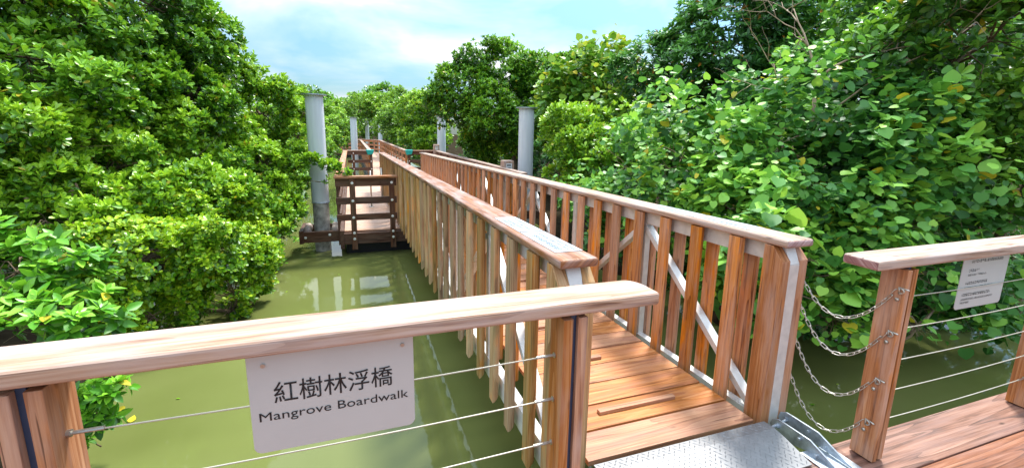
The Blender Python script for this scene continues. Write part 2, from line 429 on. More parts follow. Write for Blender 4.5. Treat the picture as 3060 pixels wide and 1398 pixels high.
GA = -.018
rg = empty('cable_railing', (2.5, 1.33, 0), 'right wire cable railing with the small rules notice and chains on its end post', 'railing', 'wire cable railings of the shore deck')
railcap('handrail', 2.213, 6.4, 1.276, .165, 1.10, .047, M['rail_side'], rg)
for x in (2.489, 3.93, 5.4):
    sandwich_post(rg, x, 1.285, .008, 1.035, .115, board=.034, gap=.018)
cables(rg, 2.535, 3.89, 1.34, True, True)
cables(rg, 3.975, 5.36, 1.34, True, True)
# end-grain face and chamfer of the right handrail
# ------------------------------------------------------------------ name sign
def rounded_plate(x0, x1, z0, z1, y, th, r):
    pts = []
    for cx_, cz_, a0 in ((x1 - r, z1 - .004, None), (x0 + r, z1 - .004, None), (x0 + r, z0 + r, 180), (x1 - r, z0 + r, 270)):
        if a0 is None: pts.append((x1 if cx_ > (x0 + x1) / 2 else x0, z1)); continue
        for k in range(7):
            a = R(a0 + 15 * k); pts.append((cx_ + r * math.cos(a), cz_ + r * math.sin(a)))
    m_ = MB(); m_.prism(pts, 1, y, y + th, (1, 0, 0)); return m_
SY = 1.285
sg = empty('name_sign', (-.07, SY, .73), 'brushed steel sign with black lettering reading Mangrove Boardwalk under the near handrail', 'sign')
c0 = plane(737, 1087, 1, SY); c1 = plane(1239, 1025, 1, SY); c2 = plane(758, 1355, 1, SY); c3 = plane(1237, 1270, 1, SY)
sx0, sx1, sz0 = (c0.x + c2.x) / 2, (c1.x + c3.x) / 2, (c2.z + c3.z) / 2
rounded_plate(sx0, sx1, sz0, 1.052, SY, .004, .022).build('panel', M['sign_steel'], sg, bevel=.001, seg=1)
def textmesh(body, height, width, x, z, y, mat, name, parent, weight=0.0):
    cu = bpy.data.curves.new('t', 'FONT'); cu.body = body; cu.extrude = 0; cu.offset = weight; cu.resolution_u = 3
    o = bpy.data.objects.new('t', cu); COL.objects.link(o)
    me = bpy.data.meshes.new_from_object(o.evaluated_get(bpy.context.evaluated_depsgraph_get()))
    bpy.data.objects.remove(o)
    co = np.empty(len(me.vertices) * 3, dtype=np.float32); me.vertices.foreach_get('co', co); co = co.reshape(-1, 3)
    lo, hi = co.min(0), co.max(0)
    out_ = np.zeros_like(co)
    out_[:, 0] = x + (co[:, 0] - lo[0]) / (hi[0] - lo[0]) * width
    base = 0 if height[1] == 'base' else lo[1]
    capv = height[0]
    out_[:, 2] = z + (co[:, 1] - base) * capv
    out_[:, 1] = y
    me.vertices.foreach_set('co', out_.ravel()); me.update()
    return link(name, me, mat, parent)
a = plane(821, 1204, 1, SY); b_ = plane(1174, 1147, 1, SY); t_ = plane(1174, 1089, 1, SY)
textmesh('紅樹林浮橋', ((t_.z - b_.z) / .92, 'lo'), b_.x - a.x, a.x, (a.z + b_.z) / 2 - .001, SY - .0012, M['ink'], 'chinese_lettering', sg, .004)
a = plane(777, 1262, 1, SY); b_ = plane(1220, 1182, 1, SY)
wd = b_.x - a.x
textmesh('Mangrove Boardwalk', (wd / 10.7, 'base'), wd, a.x, (a.z + b_.z) / 2, SY - .0012, M['ink'], 'english_lettering', sg, 0)
for u, v in ((785, 1092), (1202, 1029)):
    sc_ = MB(); p = plane(u, v, 1, SY); sc_.tube([(p.x, SY - .004, p.z), (p.x, SY + .001, p.z)], .006, 10)
    sc_.build('screw', M['steel'], sg)
# ------------------------------------------------------------------ rules notice
NY = 1.345
ns = empty('rules_notice', (3.2, NY, .75), 'small blurred grey rules notice hanging under the right handrail', 'sign')
rounded_plate(3.0, 3.415, .748, 1.052, NY, .004, .02).build('panel', M['sign_steel'], ns, bevel=.001, seg=1)
tx = MB()
def scribble(mb, x0, x1, z, h, y, seed):
    r_ = random.Random(seed); x = x0
    while x < x1:
        w_ = r_.uniform(.4, .95) * h
        for q in range(3):
            if r_.random() < .75:
                zz = z + h * (q / 3 + r_.uniform(.0, .1)); mb.quad([(x, y, zz), (x + w_, y, zz), (x + w_, y, zz + h * .14), (x, y, zz + h * .14)], [(0, 0)] * 4)
        if r_.random() < .8: mb.quad([(x + w_ * .4, y, z), (x + w_ * .55, y, z), (x + w_ * .55, y, z + h), (x + w_ * .4, y, z + h)], [(0, 0)] * 4)
        x += w_ + h * .22
for k, (xa, xb, z, h) in enumerate([(3.07, 3.35, 1.005, .017), (3.06, 3.14, .955, .017), (3.06, 3.22, .933, .011), (3.05, 3.235, .885, .017), (3.05, 3.30, .862, .011), (3.04, 3.29, .820, .017), (3.04, 3.32, .797, .011), (3.04, 3.11, .778, .011)]):
    scribble(tx, xa, xb, z, h, NY - .0012, 50 + k)
tx.build('lettering', M['ink'], ns)

# ------------------------------------------------------------------ gangway
XL, XR, CW, TG = .824, 2.156, .194, .0436
ZT = lambda y: 1.128 - .0147 * y
ZD = lambda y: .055 - .0147 * y
Y0, Y1 = 1.70, 15.6
gw = empty('gangway', (1.58, 1.7, 0), 'long sloping timber and aluminium gangway with slatted side rails leading down to the float', 'gangway')
mb = MB(); y = 1.727
while y < 15.5:
    dz = random.uniform(-.0025, .0025)
    V = []
    y2 = y + .217 - random.uniform(.008, .015)
    for yy_ in (y, y2):
        for xx, dd in ((1.045, -.03), (2.128, -.03), (2.128, 0), (1.045, 0)): V.append((xx, yy_, ZD(yy_) + dd + dz))
    mb.solid(V, [(3, 2, 1, 0), (4, 5, 6, 7), (0, 1, 5, 4), (1, 2, 6, 5), (2, 3, 7, 6), (3, 0, 4, 7)], (1, 0, 0))
    y += .217
mb.build('deck', M['plank'], gw, bevel=.003)
k = 0; y = 2.06
while y < 15:
    c = MB(); x0, x1 = (1.295, 1.83) if k % 2 == 0 else (1.33, 1.66)
    z = ZD(y); c.bar((x0, y, z + .012), (x1, y, z + .012), .036, .022); c.build('anti_slip_strip', M['plank'], gw, bevel=.003)
    y += .62 if k else .60; k += 1
# threshold checker plate
tp = MB()
prof = [(1.668, .0585), (1.60, .062), (1.53, .050), (1.46, .033), (1.372, .012)]
bot = [(a_, b2 - .006) for a_, b2 in reversed(prof)]
tp.prism(prof + bot, 0, 1.04, 2.135, (1, 0, 0))
tpo = tp.build('threshold_plate', M['plate_steel'], gw)
tr = MB()
def pz(y):
    for (a_, za), (b2, zb) in zip(prof[:-1], prof[1:]):
        if a_ >= y >= b2: return za + (zb - za) * (a_ - y) / (a_ - b2)
    return .012
i_ = 0; yy_ = 1.655
while yy_ > 1.385:
    xx = 1.06 + (.016 if i_ % 2 else 0); j = 0
    while xx < 2.12:
        s_ = 1 if (i_ + j) % 2 else -1
        p0 = Vector((xx - .009, yy_ - s_ * .009, pz(yy_ - s_ * .009))); p1 = Vector((xx + .009, yy_ + s_ * .009, pz(yy_ + s_ * .009)))
        d = (p1 - p0); sd_ = Vector((-d.y, d.x, 0)).normalized() * .0035; mid = (p0 + p1) / 2 + Vector((0, 0, .0028))
        e_ = Vector((0, 0, .0006))
        tr.quad([p0 + e_, (p0 + p1) / 2 - sd_ + e_, mid], [(0, 0)] * 3); tr.quad([(p0 + p1) / 2 - sd_ + e_, p1 + e_, mid], [(0, 0)] * 3)
        tr.quad([p1 + e_, (p0 + p1) / 2 + sd_ + e_, mid], [(0, 0)] * 3); tr.quad([(p0 + p1) / 2 + sd_ + e_, p0 + e_, mid], [(0, 0)] * 3)
        xx += .032; j += 1
    yy_ -= .019; i_ += 1
tr.build('tread_pattern', M['plate_steel'], tpo)
# side rails
NB = 41
def side_rail(xa, old, far_in):
    """alu truss with timber slats on both faces"""
    xc = xa + CW / 2; a0, a1 = xc - .028, xc + .028
    t = MB()
    ya, yb = Y0 + .07, Y1 - .05
    t.bar((xc, ya, ZT(ya) - TG - .055), (xc, yb, ZT(yb) - TG - .055), .052, .105)      # top chord
    t.bar((xc, ya, ZD(ya) - .11), (xc, yb, ZD(yb) - .11), .058, .15)                   # bottom chord
    y = 1.86; k = 0
    t.box(xc - .035, xc + .035, Y0 + .005, Y0 + .066, -.09, ZT(Y0) - TG - .10, 2)      # end post
    V = [(xc - .035, Y0 + .005, .96), (xc + .035, Y0 + .005, .96), (xc + .035, Y0 + .07, .96), (xc - .035, Y0 + .07, .96),
         (xc - .035, Y0 + .05, ZT(Y0) - TG - .003), (xc + .035, Y0 + .05, ZT(Y0) - TG - .003), (xc + .035, Y0 + .12, ZT(Y0) - TG - .003), (xc - .035, Y0 + .12, ZT(Y0) - TG - .003)]
    t.solid(V, [(3, 2, 1, 0), (4, 5, 6, 7), (0, 1, 5, 4), (1, 2, 6, 5), (2, 3, 7, 6), (3, 0, 4, 7)], (0, 0, 1))
    y = 1.80; k = 0; ys = []
    while y < 15.3: ys.append(y); y += 1.23
    for q, y in enumerate(ys):
        if q: t.box(xc - .025, xc + .025, y - .03, y + .03, ZD(y) - .05, ZT(y) - TG - .108, 2)
        if q + 1 < len(ys):
            yn = ys[q + 1]
            top = lambda v: ZT(v) - TG - .14
            bo = lambda v: ZD(v) - .02
            if q % 2 == 0: t.bar((xc, y + .04, bo(y)), (xc, yn - .03, top(yn)), .044, .062, (1, 0, 0))
            else: t.bar((xc, y + .03, top(y)), (xc, yn - .04, bo(yn)), .044, .062, (1, 0, 0))
    rail = t.build('side_rail', M['alu'], gw, bevel=.003)
    cp = MB(); V = []
    for yy_ in (Y0 - .015, Y1):
        for xx, dd in ((xa, -TG), (xa + CW, -TG), (xa + CW, 0), (xa, 0)): V.append((xx, yy_, ZT(yy_) + dd))
    cp.solid(V, [(3, 2, 1, 0), (4, 5, 6, 7), (0, 1, 5, 4), (1, 2, 6, 5), (2, 3, 7, 6), (3, 0, 4, 7)], (0, 1, 0))
    cp.build('handrail', M['dark_cap'] if old else M['rail_side'], rail, bevel=.016, seg=4, ends=None if old else 1)
    # slats: outer / inner face
    faces = ((xa + .004, xa + .046, M['baluster_old'] if old else M['baluster'], .20 if old else .06, old), (xa + CW - .046, xa + CW - .004, M['baluster'], .06 if old else .2, not old))
    for fi, (x0, x1, mat, drop, outer) in enumerate(faces):
        h = ZT(2) - TG - .004 - (ZD(2) - drop)
        proto = MB(); b = .012; wy = .052
        proto.prism([(x0, -wy + b), (x0 + b, -wy), (x1 - b, -wy), (x1, -wy + b), (x1, wy - b), (x1 - b, wy), (x0 + b, wy), (x0, wy - b)], 2, 0, h, (0, 0, 1))
        if outer:      # bevelled foot
            vv = proto.v
            for i2 in range(8):
                xq, yq, zq = vv[i2]; vv[i2] = (xq, yq, (xq - x0) / (x1 - x0) * .05 if old else (x1 - xq) / (x1 - x0) * .05)
        me = proto.mesh('baluster'); me.materials.append(mat)
        rest = MB()
        for k in range(NB):
            yk = 2.045 + .33 * k
            zk = ZT(yk) - TG - .004 - h + random.uniform(-.004, 0)
            if k < 25:
                o = bpy.data.objects.new('baluster', me); COL.objects.link(o); o.parent = rail
                o.matrix_parent_inverse = Matrix.Translation(parent_world(rail)).inverted() @ Matrix.Translation(parent_world(rail))
                pw = parent_world(gw)
                o.matrix_parent_inverse = Matrix.Translation((0, 0, 0))
                o.location = (random.uniform(-.002, .002), yk + random.uniform(-.006, .006), zk)
            else:
                rest.prism([(x0, yk - wy), (x1, yk - wy), (x1, yk + wy), (x0, yk + wy)], 2, zk + (.04 if outer else 0), zk + h, (0, 0, 1))
        if fi == 0: rest0 = rest
        else:
            rr = MB(); rr = rest
            off = len(rr.v); rr.v += rest0.v; rr.f += [tuple(i2 + off for i2 in f) for f in rest0.f]; rr.uv += rest0.uv
            tag(rr.build('far_balusters', M['baluster_old'] if old else M['baluster'], rail), kind='stuff')
    # timber end boards with chamfered tops
    zt = ZT(Y0) - TG - .004
    for x0, x1 in ((xa + .003, xa + .062), (xa + CW - .062, xa + CW - .003)):
        e = MB(); ye = Y0 + .005
        e.prism([(ye, -.07), (ye + .125, -.07), (ye + .125, zt), (ye + .07, zt), (ye, zt - .075)], 0, x0, x1, (0, 0, 1))
        e.build('end_board', M['baluster_old'] if old else M['post'], rail, bevel=.003)
    return rail
railL = side_rail(XL, True, 1)
railR = side_rail(XR, False, 0)
# hinge bracket at the foot of the right side rail
br = MB()
for x, dy in ((2.205, 0), (2.29, 0.02)):
    ol = [(1.68, .03), (1.665, .062), (1.62, .07), (1.46, .076), (1.33, .012), (1.20, -.0), (1.20, .001), (1.5, .001), (1.60, -.03), (1.665, -.02)]
    ol = [(1.685, .02), (1.675, .055), (1.64, .074), (1.60, .076), (1.45, .078), (1.30, .022), (1.20, .004), (1.47, .004), (1.58, -.025), (1.66, -.02)]
    ol = [(a_ + dy, b2 + dy * .6) for a_, b2 in ol]
    br.prism(ol, 0, x, x + .010, (0, 1, 0))
br.box(2.16, 2.36, 1.19, 1.46, .002, .009, 1)
bro = br.build('hinge_bracket', M['galv'], gw, bevel=.002)
for y, z, r_ in ((1.635, .035, .013), (1.50, .05, .009), (1.40, .025, .008)):
    for xa_, xb_, q in ((2.190, 2.225, 0), (2.28, 2.315, 1)):
        bl = MB(); bl.tube([(xa_, y + .02 * q, z + .012 * q), (xb_, y + .02 * q, z + .012 * q)], r_, 8); bl.build('bolt', M['galv'], bro)
bl = MB(); bl.tube([(2.16, 1.635, .035), (2.33, 1.655, .047)], .009, 10)
bl.build('hinge_pin', M['galv'], bro)

# ------------------------------------------------------------------ plaques on the gangway handrails
def plaque(x0, x1, y0, y1, label, rows):
    zc = ZT((y0 + y1) / 2)
    e = empty('plaque', ((x0 + x1) / 2, (y0 + y1) / 2, zc), label, 'plaque', 'steel plaques on the gangway handrails')
    m_ = MB(); V = []
    for yy_ in (y0, y1):
        for xx, dd in ((x0, .0005), (x1, .0005), (x1, .003), (x0, .003)): V.append((xx, yy_, ZT(yy_) + dd))
    m_.solid(V, [(3, 2, 1, 0), (4, 5, 6, 7), (0, 1, 5, 4), (1, 2, 6, 5), (2, 3, 7, 6), (3, 0, 4, 7)], (0, 1, 0))
    m_.build('plate', M['plaque'], e)
    t = MB(); r_ = random.Random(int(y0 * 100 + x0 * 10))
    for (fx, h, a0, a1) in rows:      # rows run along y, read from the walkway
        y = y0 + (y1 - y0) * a0
        while y < y0 + (y1 - y0) * a1:
            w_ = h * r_.uniform(.5, 1)
            for q in range(3):
                if r_.random() < .8:
                    xx = x0 + (x1 - x0) * fx + h * q / 3; zz = ZT(y) + .0036
                    t.quad([(xx, y, zz), (xx + h * .16, y, zz), (xx + h * .16, y + w_, ZT(y + w_) + .0036), (xx, y + w_, ZT(y + w_) + .0036)], [(0, 0)] * 4)
            if r_.random() < .7:
                xx = x0 + (x1 - x0) * fx; zz = ZT(y) + .0038
                t.quad([(xx, y, zz), (xx + h, y, zz), (xx + h, y + h * .16, zz), (xx, y + h * .16, zz)], [(0, 0)] * 4)
            y += w_ + h * .3
    t.build('lettering', M['ink_blue'], e)
    for xx in (x0 + .012, x1 - .012):
        for yy_ in (y0 + .012, y1 - .012):
            s_ = MB(); s_.tube([(xx, yy_, ZT(yy_)), (xx, yy_, ZT(yy_) + .006)], .004, 8); s_.build('screw', M['steel'], e)
rowsA = [(.20, .034, .08, .88), (.56, .016, .08, .9), (.74, .014, .06, .5)]
rowsB = [(.12, .020, .3, .8), (.32, .020, .2, .8), (.53, .018, .1, .6), (.74, .020, .45, .9)]
plaque(XL + .035, XL + .178, 1.812, 2.272, 'steel plaque nearest the end of the dark left gangway handrail, with long blue writing', rowsA)
plaque(XL + .035, XL + .178, 2.287, 2.757, 'steel plaque with short text lines, farther of two on the dark left handrail', rowsB)
plaque(XR + .028, XR + .172, 1.985, 2.452, 'steel plaque nearest the end of the pale right gangway handrail', rowsA)
plaque(XR + .028, XR + .172, 2.467, 2.98, 'steel plaque farther of two on the pale right gangway handrail', rowsB)

# ------------------------------------------------------------------ chains
def link_mesh():
    t = MB(); pts = []; hl, hw = .0135, .0075
    for k in range(20):
        a_ = 2 * math.pi * k / 20
        pts.append(((hl if math.cos(a_) > 0 else -hl) + hw * math.cos(a_), hw * math.sin(a_), 0))
    pts.append(pts[0])
    t.tube(pts, .0022, 6, cap=False); me = t.mesh('link'); me.materials.append(M['steel'])
    me.polygons.foreach_set('use_smooth', [True] * len(me.polygons)); return me
LME = link_mesh()
chn = [((2414, 840), .93, 1.32, 'topmost'), ((2402, 908), .705, 1.331, 'second from the top'), ((2388, 1010), .442, 1.347, 'third from the top'), ((2373, 1117), .205, 1.358, 'lowest')]
low = [(2535, 953), (2525, 1065), (2500, 1180), (2480, 1288)]
for (uv, zr, yr, word), lw in zip(chn, low):
    A = plane(*uv, 0, 2.355); A = Vector((2.355, min(max(A.y, 1.72), 1.9), A.z)); B = Vector((2.447, yr, zr))
    L_ = plane(*lw, 0, 2.41)
    sag = max(.05, (A.z + B.z) / 2 - L_.z)
    e = empty('chain', A, 'steel link chain, %s of four beside the right railing post' % word, 'chain', 'steel chains between gangway and railing post')
    N = 200; P_ = []
    for k in range(N + 1):
        t = k / N; P_.append(A.lerp(B, t) - Vector((0, 0, sag * 4 * t * (1 - t))))
    acc = 0; nxt = .0; k_ = 0; pitch = .0325
    cum = [0]
    for a_, b2 in zip(P_[:-1], P_[1:]): cum.append(cum[-1] + (b2 - a_).length)
    nl = int(cum[-1] / pitch)
    for q in range(nl):
        s_ = (q + .5) * cum[-1] / nl; i2 = min(range(N + 1), key=lambda j: abs(cum[j] - s_)); i2 = min(max(i2, 1), N - 1)
        d = (P_[i2 + 1] - P_[i2 - 1]).normalized()
        o = bpy.data.objects.new('link', LME); COL.objects.link(o); o.parent = e
        rot = d.to_track_quat('X', 'Z').to_matrix() @ Matrix.Rotation(R(45 if q % 2 else -45), 3, 'X')
        o.location = P_[i2] - A; o.rotation_euler = rot.to_euler()
    sh = MB()
    c_ = B + Vector((-.004, 0, 0))
    sh.tube([c_ + Vector((0, .02 * math.cos(t) - .012, .014 * math.sin(t))) for t in [math.pi * (.5 + j / 8) for j in range(9)]], .0045, 7)
    sh.tube([c_ + Vector((.004, -.012, -.016)), c_ + Vector((.0, -.012, .018))], .005, 8)
    sh.tube([c_ + Vector((.006, -.012, .014)), c_ + Vector((-.006, -.055, .014))], .0042, 7)
    sh.tube([c_ + Vector((.004, -.01, -.045)), c_ + Vector((-.005, -.01, -.045))], .009, 8)
    sh.build('shackle', M['steel'], e, smooth=True)

# ------------------------------------------------------------------ floating platform
PZ = -.36
fp = empty('floating_platform', (1.6, 9.3, PZ), 'timber floating platform with dark bolted railings at the foot of the gangway', 'platform')
planks('deck', -.22, 3.55, 9.36, 20.8, PZ, .145, .008, .035, M['float_plank'], parent=fp)
f = MB()
f.box(-.28, 3.62, 9.27, 9.355, PZ - .26, PZ - .04, 0)
f.box(-.30, -.225, 9.24, 20.85, PZ - .34, PZ + .03, 1)
f.box(3.56, 3.64, 9.24, 20.85, PZ - .34, PZ + .03, 1)
f.build('edge_beam', M['wet_wood'], fp, bevel=.005)
for yy_ in (9.5, 12.2, 14.9, 17.6):
    d = MB(); d.box(-.2, 3.5, yy_, yy_ + 2.3, WZ - .3, PZ - .14, 0); d.build('float', M['rubber'], fp, bevel=.06, seg=3)
def bolts(pts, parent, axis=1, r_=.026):
    for x, y, z in pts:
        b = MB(); b.lathe((0, 0, 0), [(0, 0), (r_, 0), (r_, .006), (r_ * .55, .008), (r_ * .5, .018), (0, .018)], 12)
        b.v = [(x + p[0], y - p[2], z + p[1]) for p in b.v]
        b.build('bolt', M['bolt'], parent)
# front railing
def plat_rail_x(x0, x1, y, posts, face, cap_mat, parent, z0=PZ, mid=True, post_low=.36):
    t = MB(); t.box(x0, x1, y - .05, y + .11, z0 + 1.06, z0 + 1.105, 0); cap = t.build('handrail', cap_mat, parent, bevel=.006)
    for za, zb in ((.90, 1.055), (.55, .685), (.225, .35)):
        t = MB(); t.box(x0 + .02, x1 - .02, y + .01, y + .05, z0 + za, z0 + zb, 0); t.build('rail', M['wet_wood'], parent, bevel=.004)
    for px in posts:
        t = MB(); t.box(px - .053, px + .053, y - .032, y + .008, z0 - post_low, z0 + 1.05, 2); po = t.build('post', M['wet_wood'], parent, bevel=.005)
        bolts([(px, y - .032, z0 + h) for h in (.97, .62, .29, -.02, -.14)], po)
plat_rail_x(-.36, .83, 9.24, (-.03, .715), -1, M['post'], fp)
def plat_rail_y(x, y0, y1, n, parent, z0=PZ, cap_mat=None):
    t = MB(); t.box(x - .08, x + .08, y0, y1, z0 + 1.06, z0 + 1.105, 1); t.build('handrail', cap_mat or M['rail_side'], parent, bevel=.006)
    for za, zb in ((.90, 1.055), (.55, .685), (.225, .35)):
        t = MB(); t.box(x - .02, x + .02, y0 + .02, y1 - .02, z0 + za, z0 + zb, 1); t.build('rail', M['wet_wood'], parent)
    for k in range(n):
        y = y0 + .08 + (y1 - y0 - .16) * k / max(1, n - 1)
        t = MB(); t.box(x - .065, x - .021, y - .055, y + .055, z0 - .3, z0 + 1.055, 2); t.build('post', M['wet_wood'], parent, bevel=.005)
plat_rail_y(-.27, 9.40, 20.6, 9, fp, cap_mat=M['post'])
plat_rail_y(3.62, 9.40, 20.8, 9, fp)
plat_rail_x(2.34, 3.6, 20.75, (2.42, 3.0), -1, M['rail_side'], fp)
plat_rail_x(-.2, .86, 20.75, (.05, .78), -1, M['rail_side'], fp)
# steel stanchion and chain stay on the platform
st = MB(); st.tube([(.42, 12.2, PZ), (.42, 12.2, PZ + .95)], .018, 10); st.lathe((.42, 12.2, PZ), [(0, .0), (.07, 0), (.07, .012), (0, .012)], 14)
tag(st.build('rope_stanchion', M['steel'], None, smooth=True), 'thin steel stanchion standing on the floating platform behind the front rail', 'stanchion')
st = MB(); st.tube([(.78, 13.6, PZ), (.78, 13.6, PZ + .9)], .03, 10); st.lathe((.78, 13.6, PZ), [(0, .0), (.1, 0), (.1, .015), (0, .015)], 14)
tag(st.build('mooring_post', M['steel'], None, smooth=True), 'short steel post beside the far left gangway slats', 'post')
# guide collar around the left pile
gd = MB()
gd.box(-1.05, -.31, 9.50, 9.57, PZ - .235, PZ - .02, 0); gd.box(-1.05, -.31, 10.26, 10.33, PZ - .235, PZ - .02, 0)
gd.box(-1.06, -.985, 9.46, 10.36, PZ - .25, PZ + .01, 1)
gdo = gd.build('pile_guide', M['wet_wood'], fp, bevel=.006)
bolts([(-.95, 9.50, PZ - .13), (-.50, 9.50, PZ - .09)], gdo)
for px, py in ((-.93, 9.75), (-.40, 9.75), (-.93, 10.08), (-.40, 10.08)):
    r_ = MB(); r_.lathe((px, py, PZ - .04), [(0, -.09), (.05, -.085), (.075, -.04), (.08, 0), (.075, .04), (.05, .085), (0, .09)], 16); r_.build('roller', M['roller'], gdo, smooth=True)
gd = MB(); gd.box(3.66, 4.5, 10.75, 10.82, PZ - .235, PZ - .02, 0); gd.box(3.66, 4.5, 11.6, 11.67, PZ - .235, PZ - .02, 0); gd.box(4.5, 4.57, 10.7, 11.7, PZ - .235, PZ - .02, 1)
gd.build('pile_guide', M['wet_wood'], fp, bevel=.006)

# ------------------------------------------------------------------ far floating walkway
fw = empty('floating_walkway', (1.5, 21, PZ), 'far floating timber walkway curving left between the mangroves', 'walkway')
path = [(1.52, 20.9 + k * 1.6) for k in range(13)]
cxp, cyp, ang = path[-1][0], path[-1][1], 0
px, py = cxp, cyp
for k in range(13):
    ang += R(7.2); px -= math.sin(ang) * 1.0; py += math.cos(ang) * 1.0; path.append((px, py))
for k in range(7): px -= math.sin(ang) * 1.6; py += math.cos(ang) * 1.6; path.append((px, py))
def offs(d):
    o_ = []
    for k, p in enumerate(path):
        a_ = Vector(path[max(k - 1, 0)]); b2 = Vector(path[min(k + 1, len(path) - 1)]); t = (b2 - a_).normalized(); nrm = Vector((t.y, -t.x))
        o_.append(Vector(p) + nrm * d)
    return o_
Lp, Rp = offs(-.78), offs(.78)
dk = MB(); edge = MB()
for k in range(len(path) - 1):
    for j in range(8):
        t0, t1 = j / 8, (j + .93) / 8
        a_ = Lp[k].lerp(Lp[k + 1], t0); b2 = Rp[k].lerp(Rp[k + 1], t0); c_ = Rp[k].lerp(Rp[k + 1], t1); d = Lp[k].lerp(Lp[k + 1], t1)
        V = [(q.x, q.y, PZ - .03) for q in (a_, b2, c_, d)] + [(q.x, q.y, PZ) for q in (a_, b2, c_, d)]
        dk.solid(V, [(3, 2, 1, 0), (4, 5, 6, 7), (0, 1, 5, 4), (1, 2, 6, 5), (2, 3, 7, 6), (3, 0, 4, 7)], (1, 0, 0))
dk.build('deck', M['float_plank'], fw)
for side in (Lp, Rp):
    e = MB(); c_ = MB(); r2 = MB()
    for a_, b2 in zip(side[:-1], side[1:]):
        A = Vector((a_.x, a_.y, 0)); B = Vector((b2.x, b2.y, 0)); ex = (B - A).normalized() * .03
        e.bar(A + Vector((0, 0, PZ - .2)), B + ex + Vector((0, 0, PZ - .2)), .08, .26)
        c_.bar(A + Vector((0, 0, PZ + 1.08)), B + ex + Vector((0, 0, PZ + 1.08)), .16, .045)
        for za, hh in ((.96, .15), (.62, .12), (.28, .12)): r2.bar(A + Vector((0, 0, PZ + za)), B + ex + Vector((0, 0, PZ + za)), .04, hh)
    e.build('edge_beam', M['wet_wood'], fw); c_.build('handrail', M['rail_side'], fw); r2.build('rail', M['post'], fw)
    for a_ in side:
        t = MB(); t.box(a_.x - .05, a_.x + .05, a_.y - .05, a_.y + .05, PZ - .3, PZ + 1.05, 2); t.build('post', M['post'], fw)
    fl = MB()
    for a_, b2 in zip(side[:-1], side[1:]): fl.bar((a_.x * .8 + .3, a_.y, WZ - .02), (b2.x * .8 + .3, b2.y, WZ - .02), .5, .55)
    fl.build('float', M['rubber'], fw)
# teal padding wrapped on the two corners of the walkway mouth
for x, word in ((.74, 'left'), (2.41, 'right')):
    t = MB(); y = 20.7
    V = [(x - .17, y - .1, PZ + 1.12), (x + .17, y - .1, PZ + 1.12), (x + .17, y + .22, PZ + 1.12), (x - .17, y + .22, PZ + 1.12),
         (x - .10, y - .12, PZ + .90), (x + .11, y - .12, PZ + .93), (x + .12, y + .2, PZ + .93), (x - .12, y + .2, PZ + .9)]
    t.solid(V, [(0, 1, 2, 3), (7, 6, 5, 4), (4, 5, 1, 0), (5, 6, 2, 1), (6, 7, 3, 2), (7, 4, 0, 3)], (1, 0, 0))
    tag(t.build('corner_cover', M['teal'], None, bevel=.02, seg=3), 'teal cloth cover wrapped over the %s handrail corner where the far walkway begins' % word, 'cover', 'teal corner covers')

# ------------------------------------------------------------------ piles
def pile(x, y, top, r_, label, sleeve=None):
    e = empty('pile', (x, y, WZ), label, 'pile', 'grey steel piles along the boardwalk')
    b = sleeve if sleeve is not None else WZ - .8
    t = MB(); t.lathe((x, y, 0), [(r_, b), (r_, top - .02)], 40); t.build('shaft', M['pile'], e, smooth=True)
    t = MB(); q = r_ * 1.42; t.lathe((x, y, 0), [(0, top - .022), (q, top - .022), (q, top), (0, top + .004)], 40); t.build('cap_plate', M['galv'], e)
    if sleeve is not None:
        t = MB(); t.lathe((x, y, 0), [(r_ + .006, b - .012), (r_ + .006, b + .006), (r_ * .9, b + .006)], 40); t.build('collar', M['galv'], e, smooth=True)
        t = MB(); t.lathe((x, y, 0), [(r_ * .93, WZ - .8), (r_ * .93, b)], 40); t.build('footing', M['concrete'], e, smooth=True)
pile(-.66, 9.92, 2.30, .168, 'grey steel pile with a stained footing half hidden by leaves beside the platform guide', sleeve=.16)
p = at(1561, 400, 12.0); pile(4.36, 11.25, 2.27, .2, 'tall unobstructed grey steel pile with cap plate behind the right gangway handrail')
p = at(1319, 400, 22); pile(p.x, p.y, 2.32, .2, 'grey steel pile with its top in leaves beside the small far marker post')
p = at(1057.5, 400, 29.7); pile(p.x, p.y, 2.38, .205, 'grey steel pile standing left of the far walkway with its cap plate clear of leaves')
p = at(1097, 390, 50); pile(p.x, p.y, 2.62, .2, 'smallest and farthest grey steel pile behind the bend of the walkway')
p = at(1136, 400, 45); pile(p.x, p.y, 2.2, .2, 'small grey far pile right of the walkway with its top under leaves')

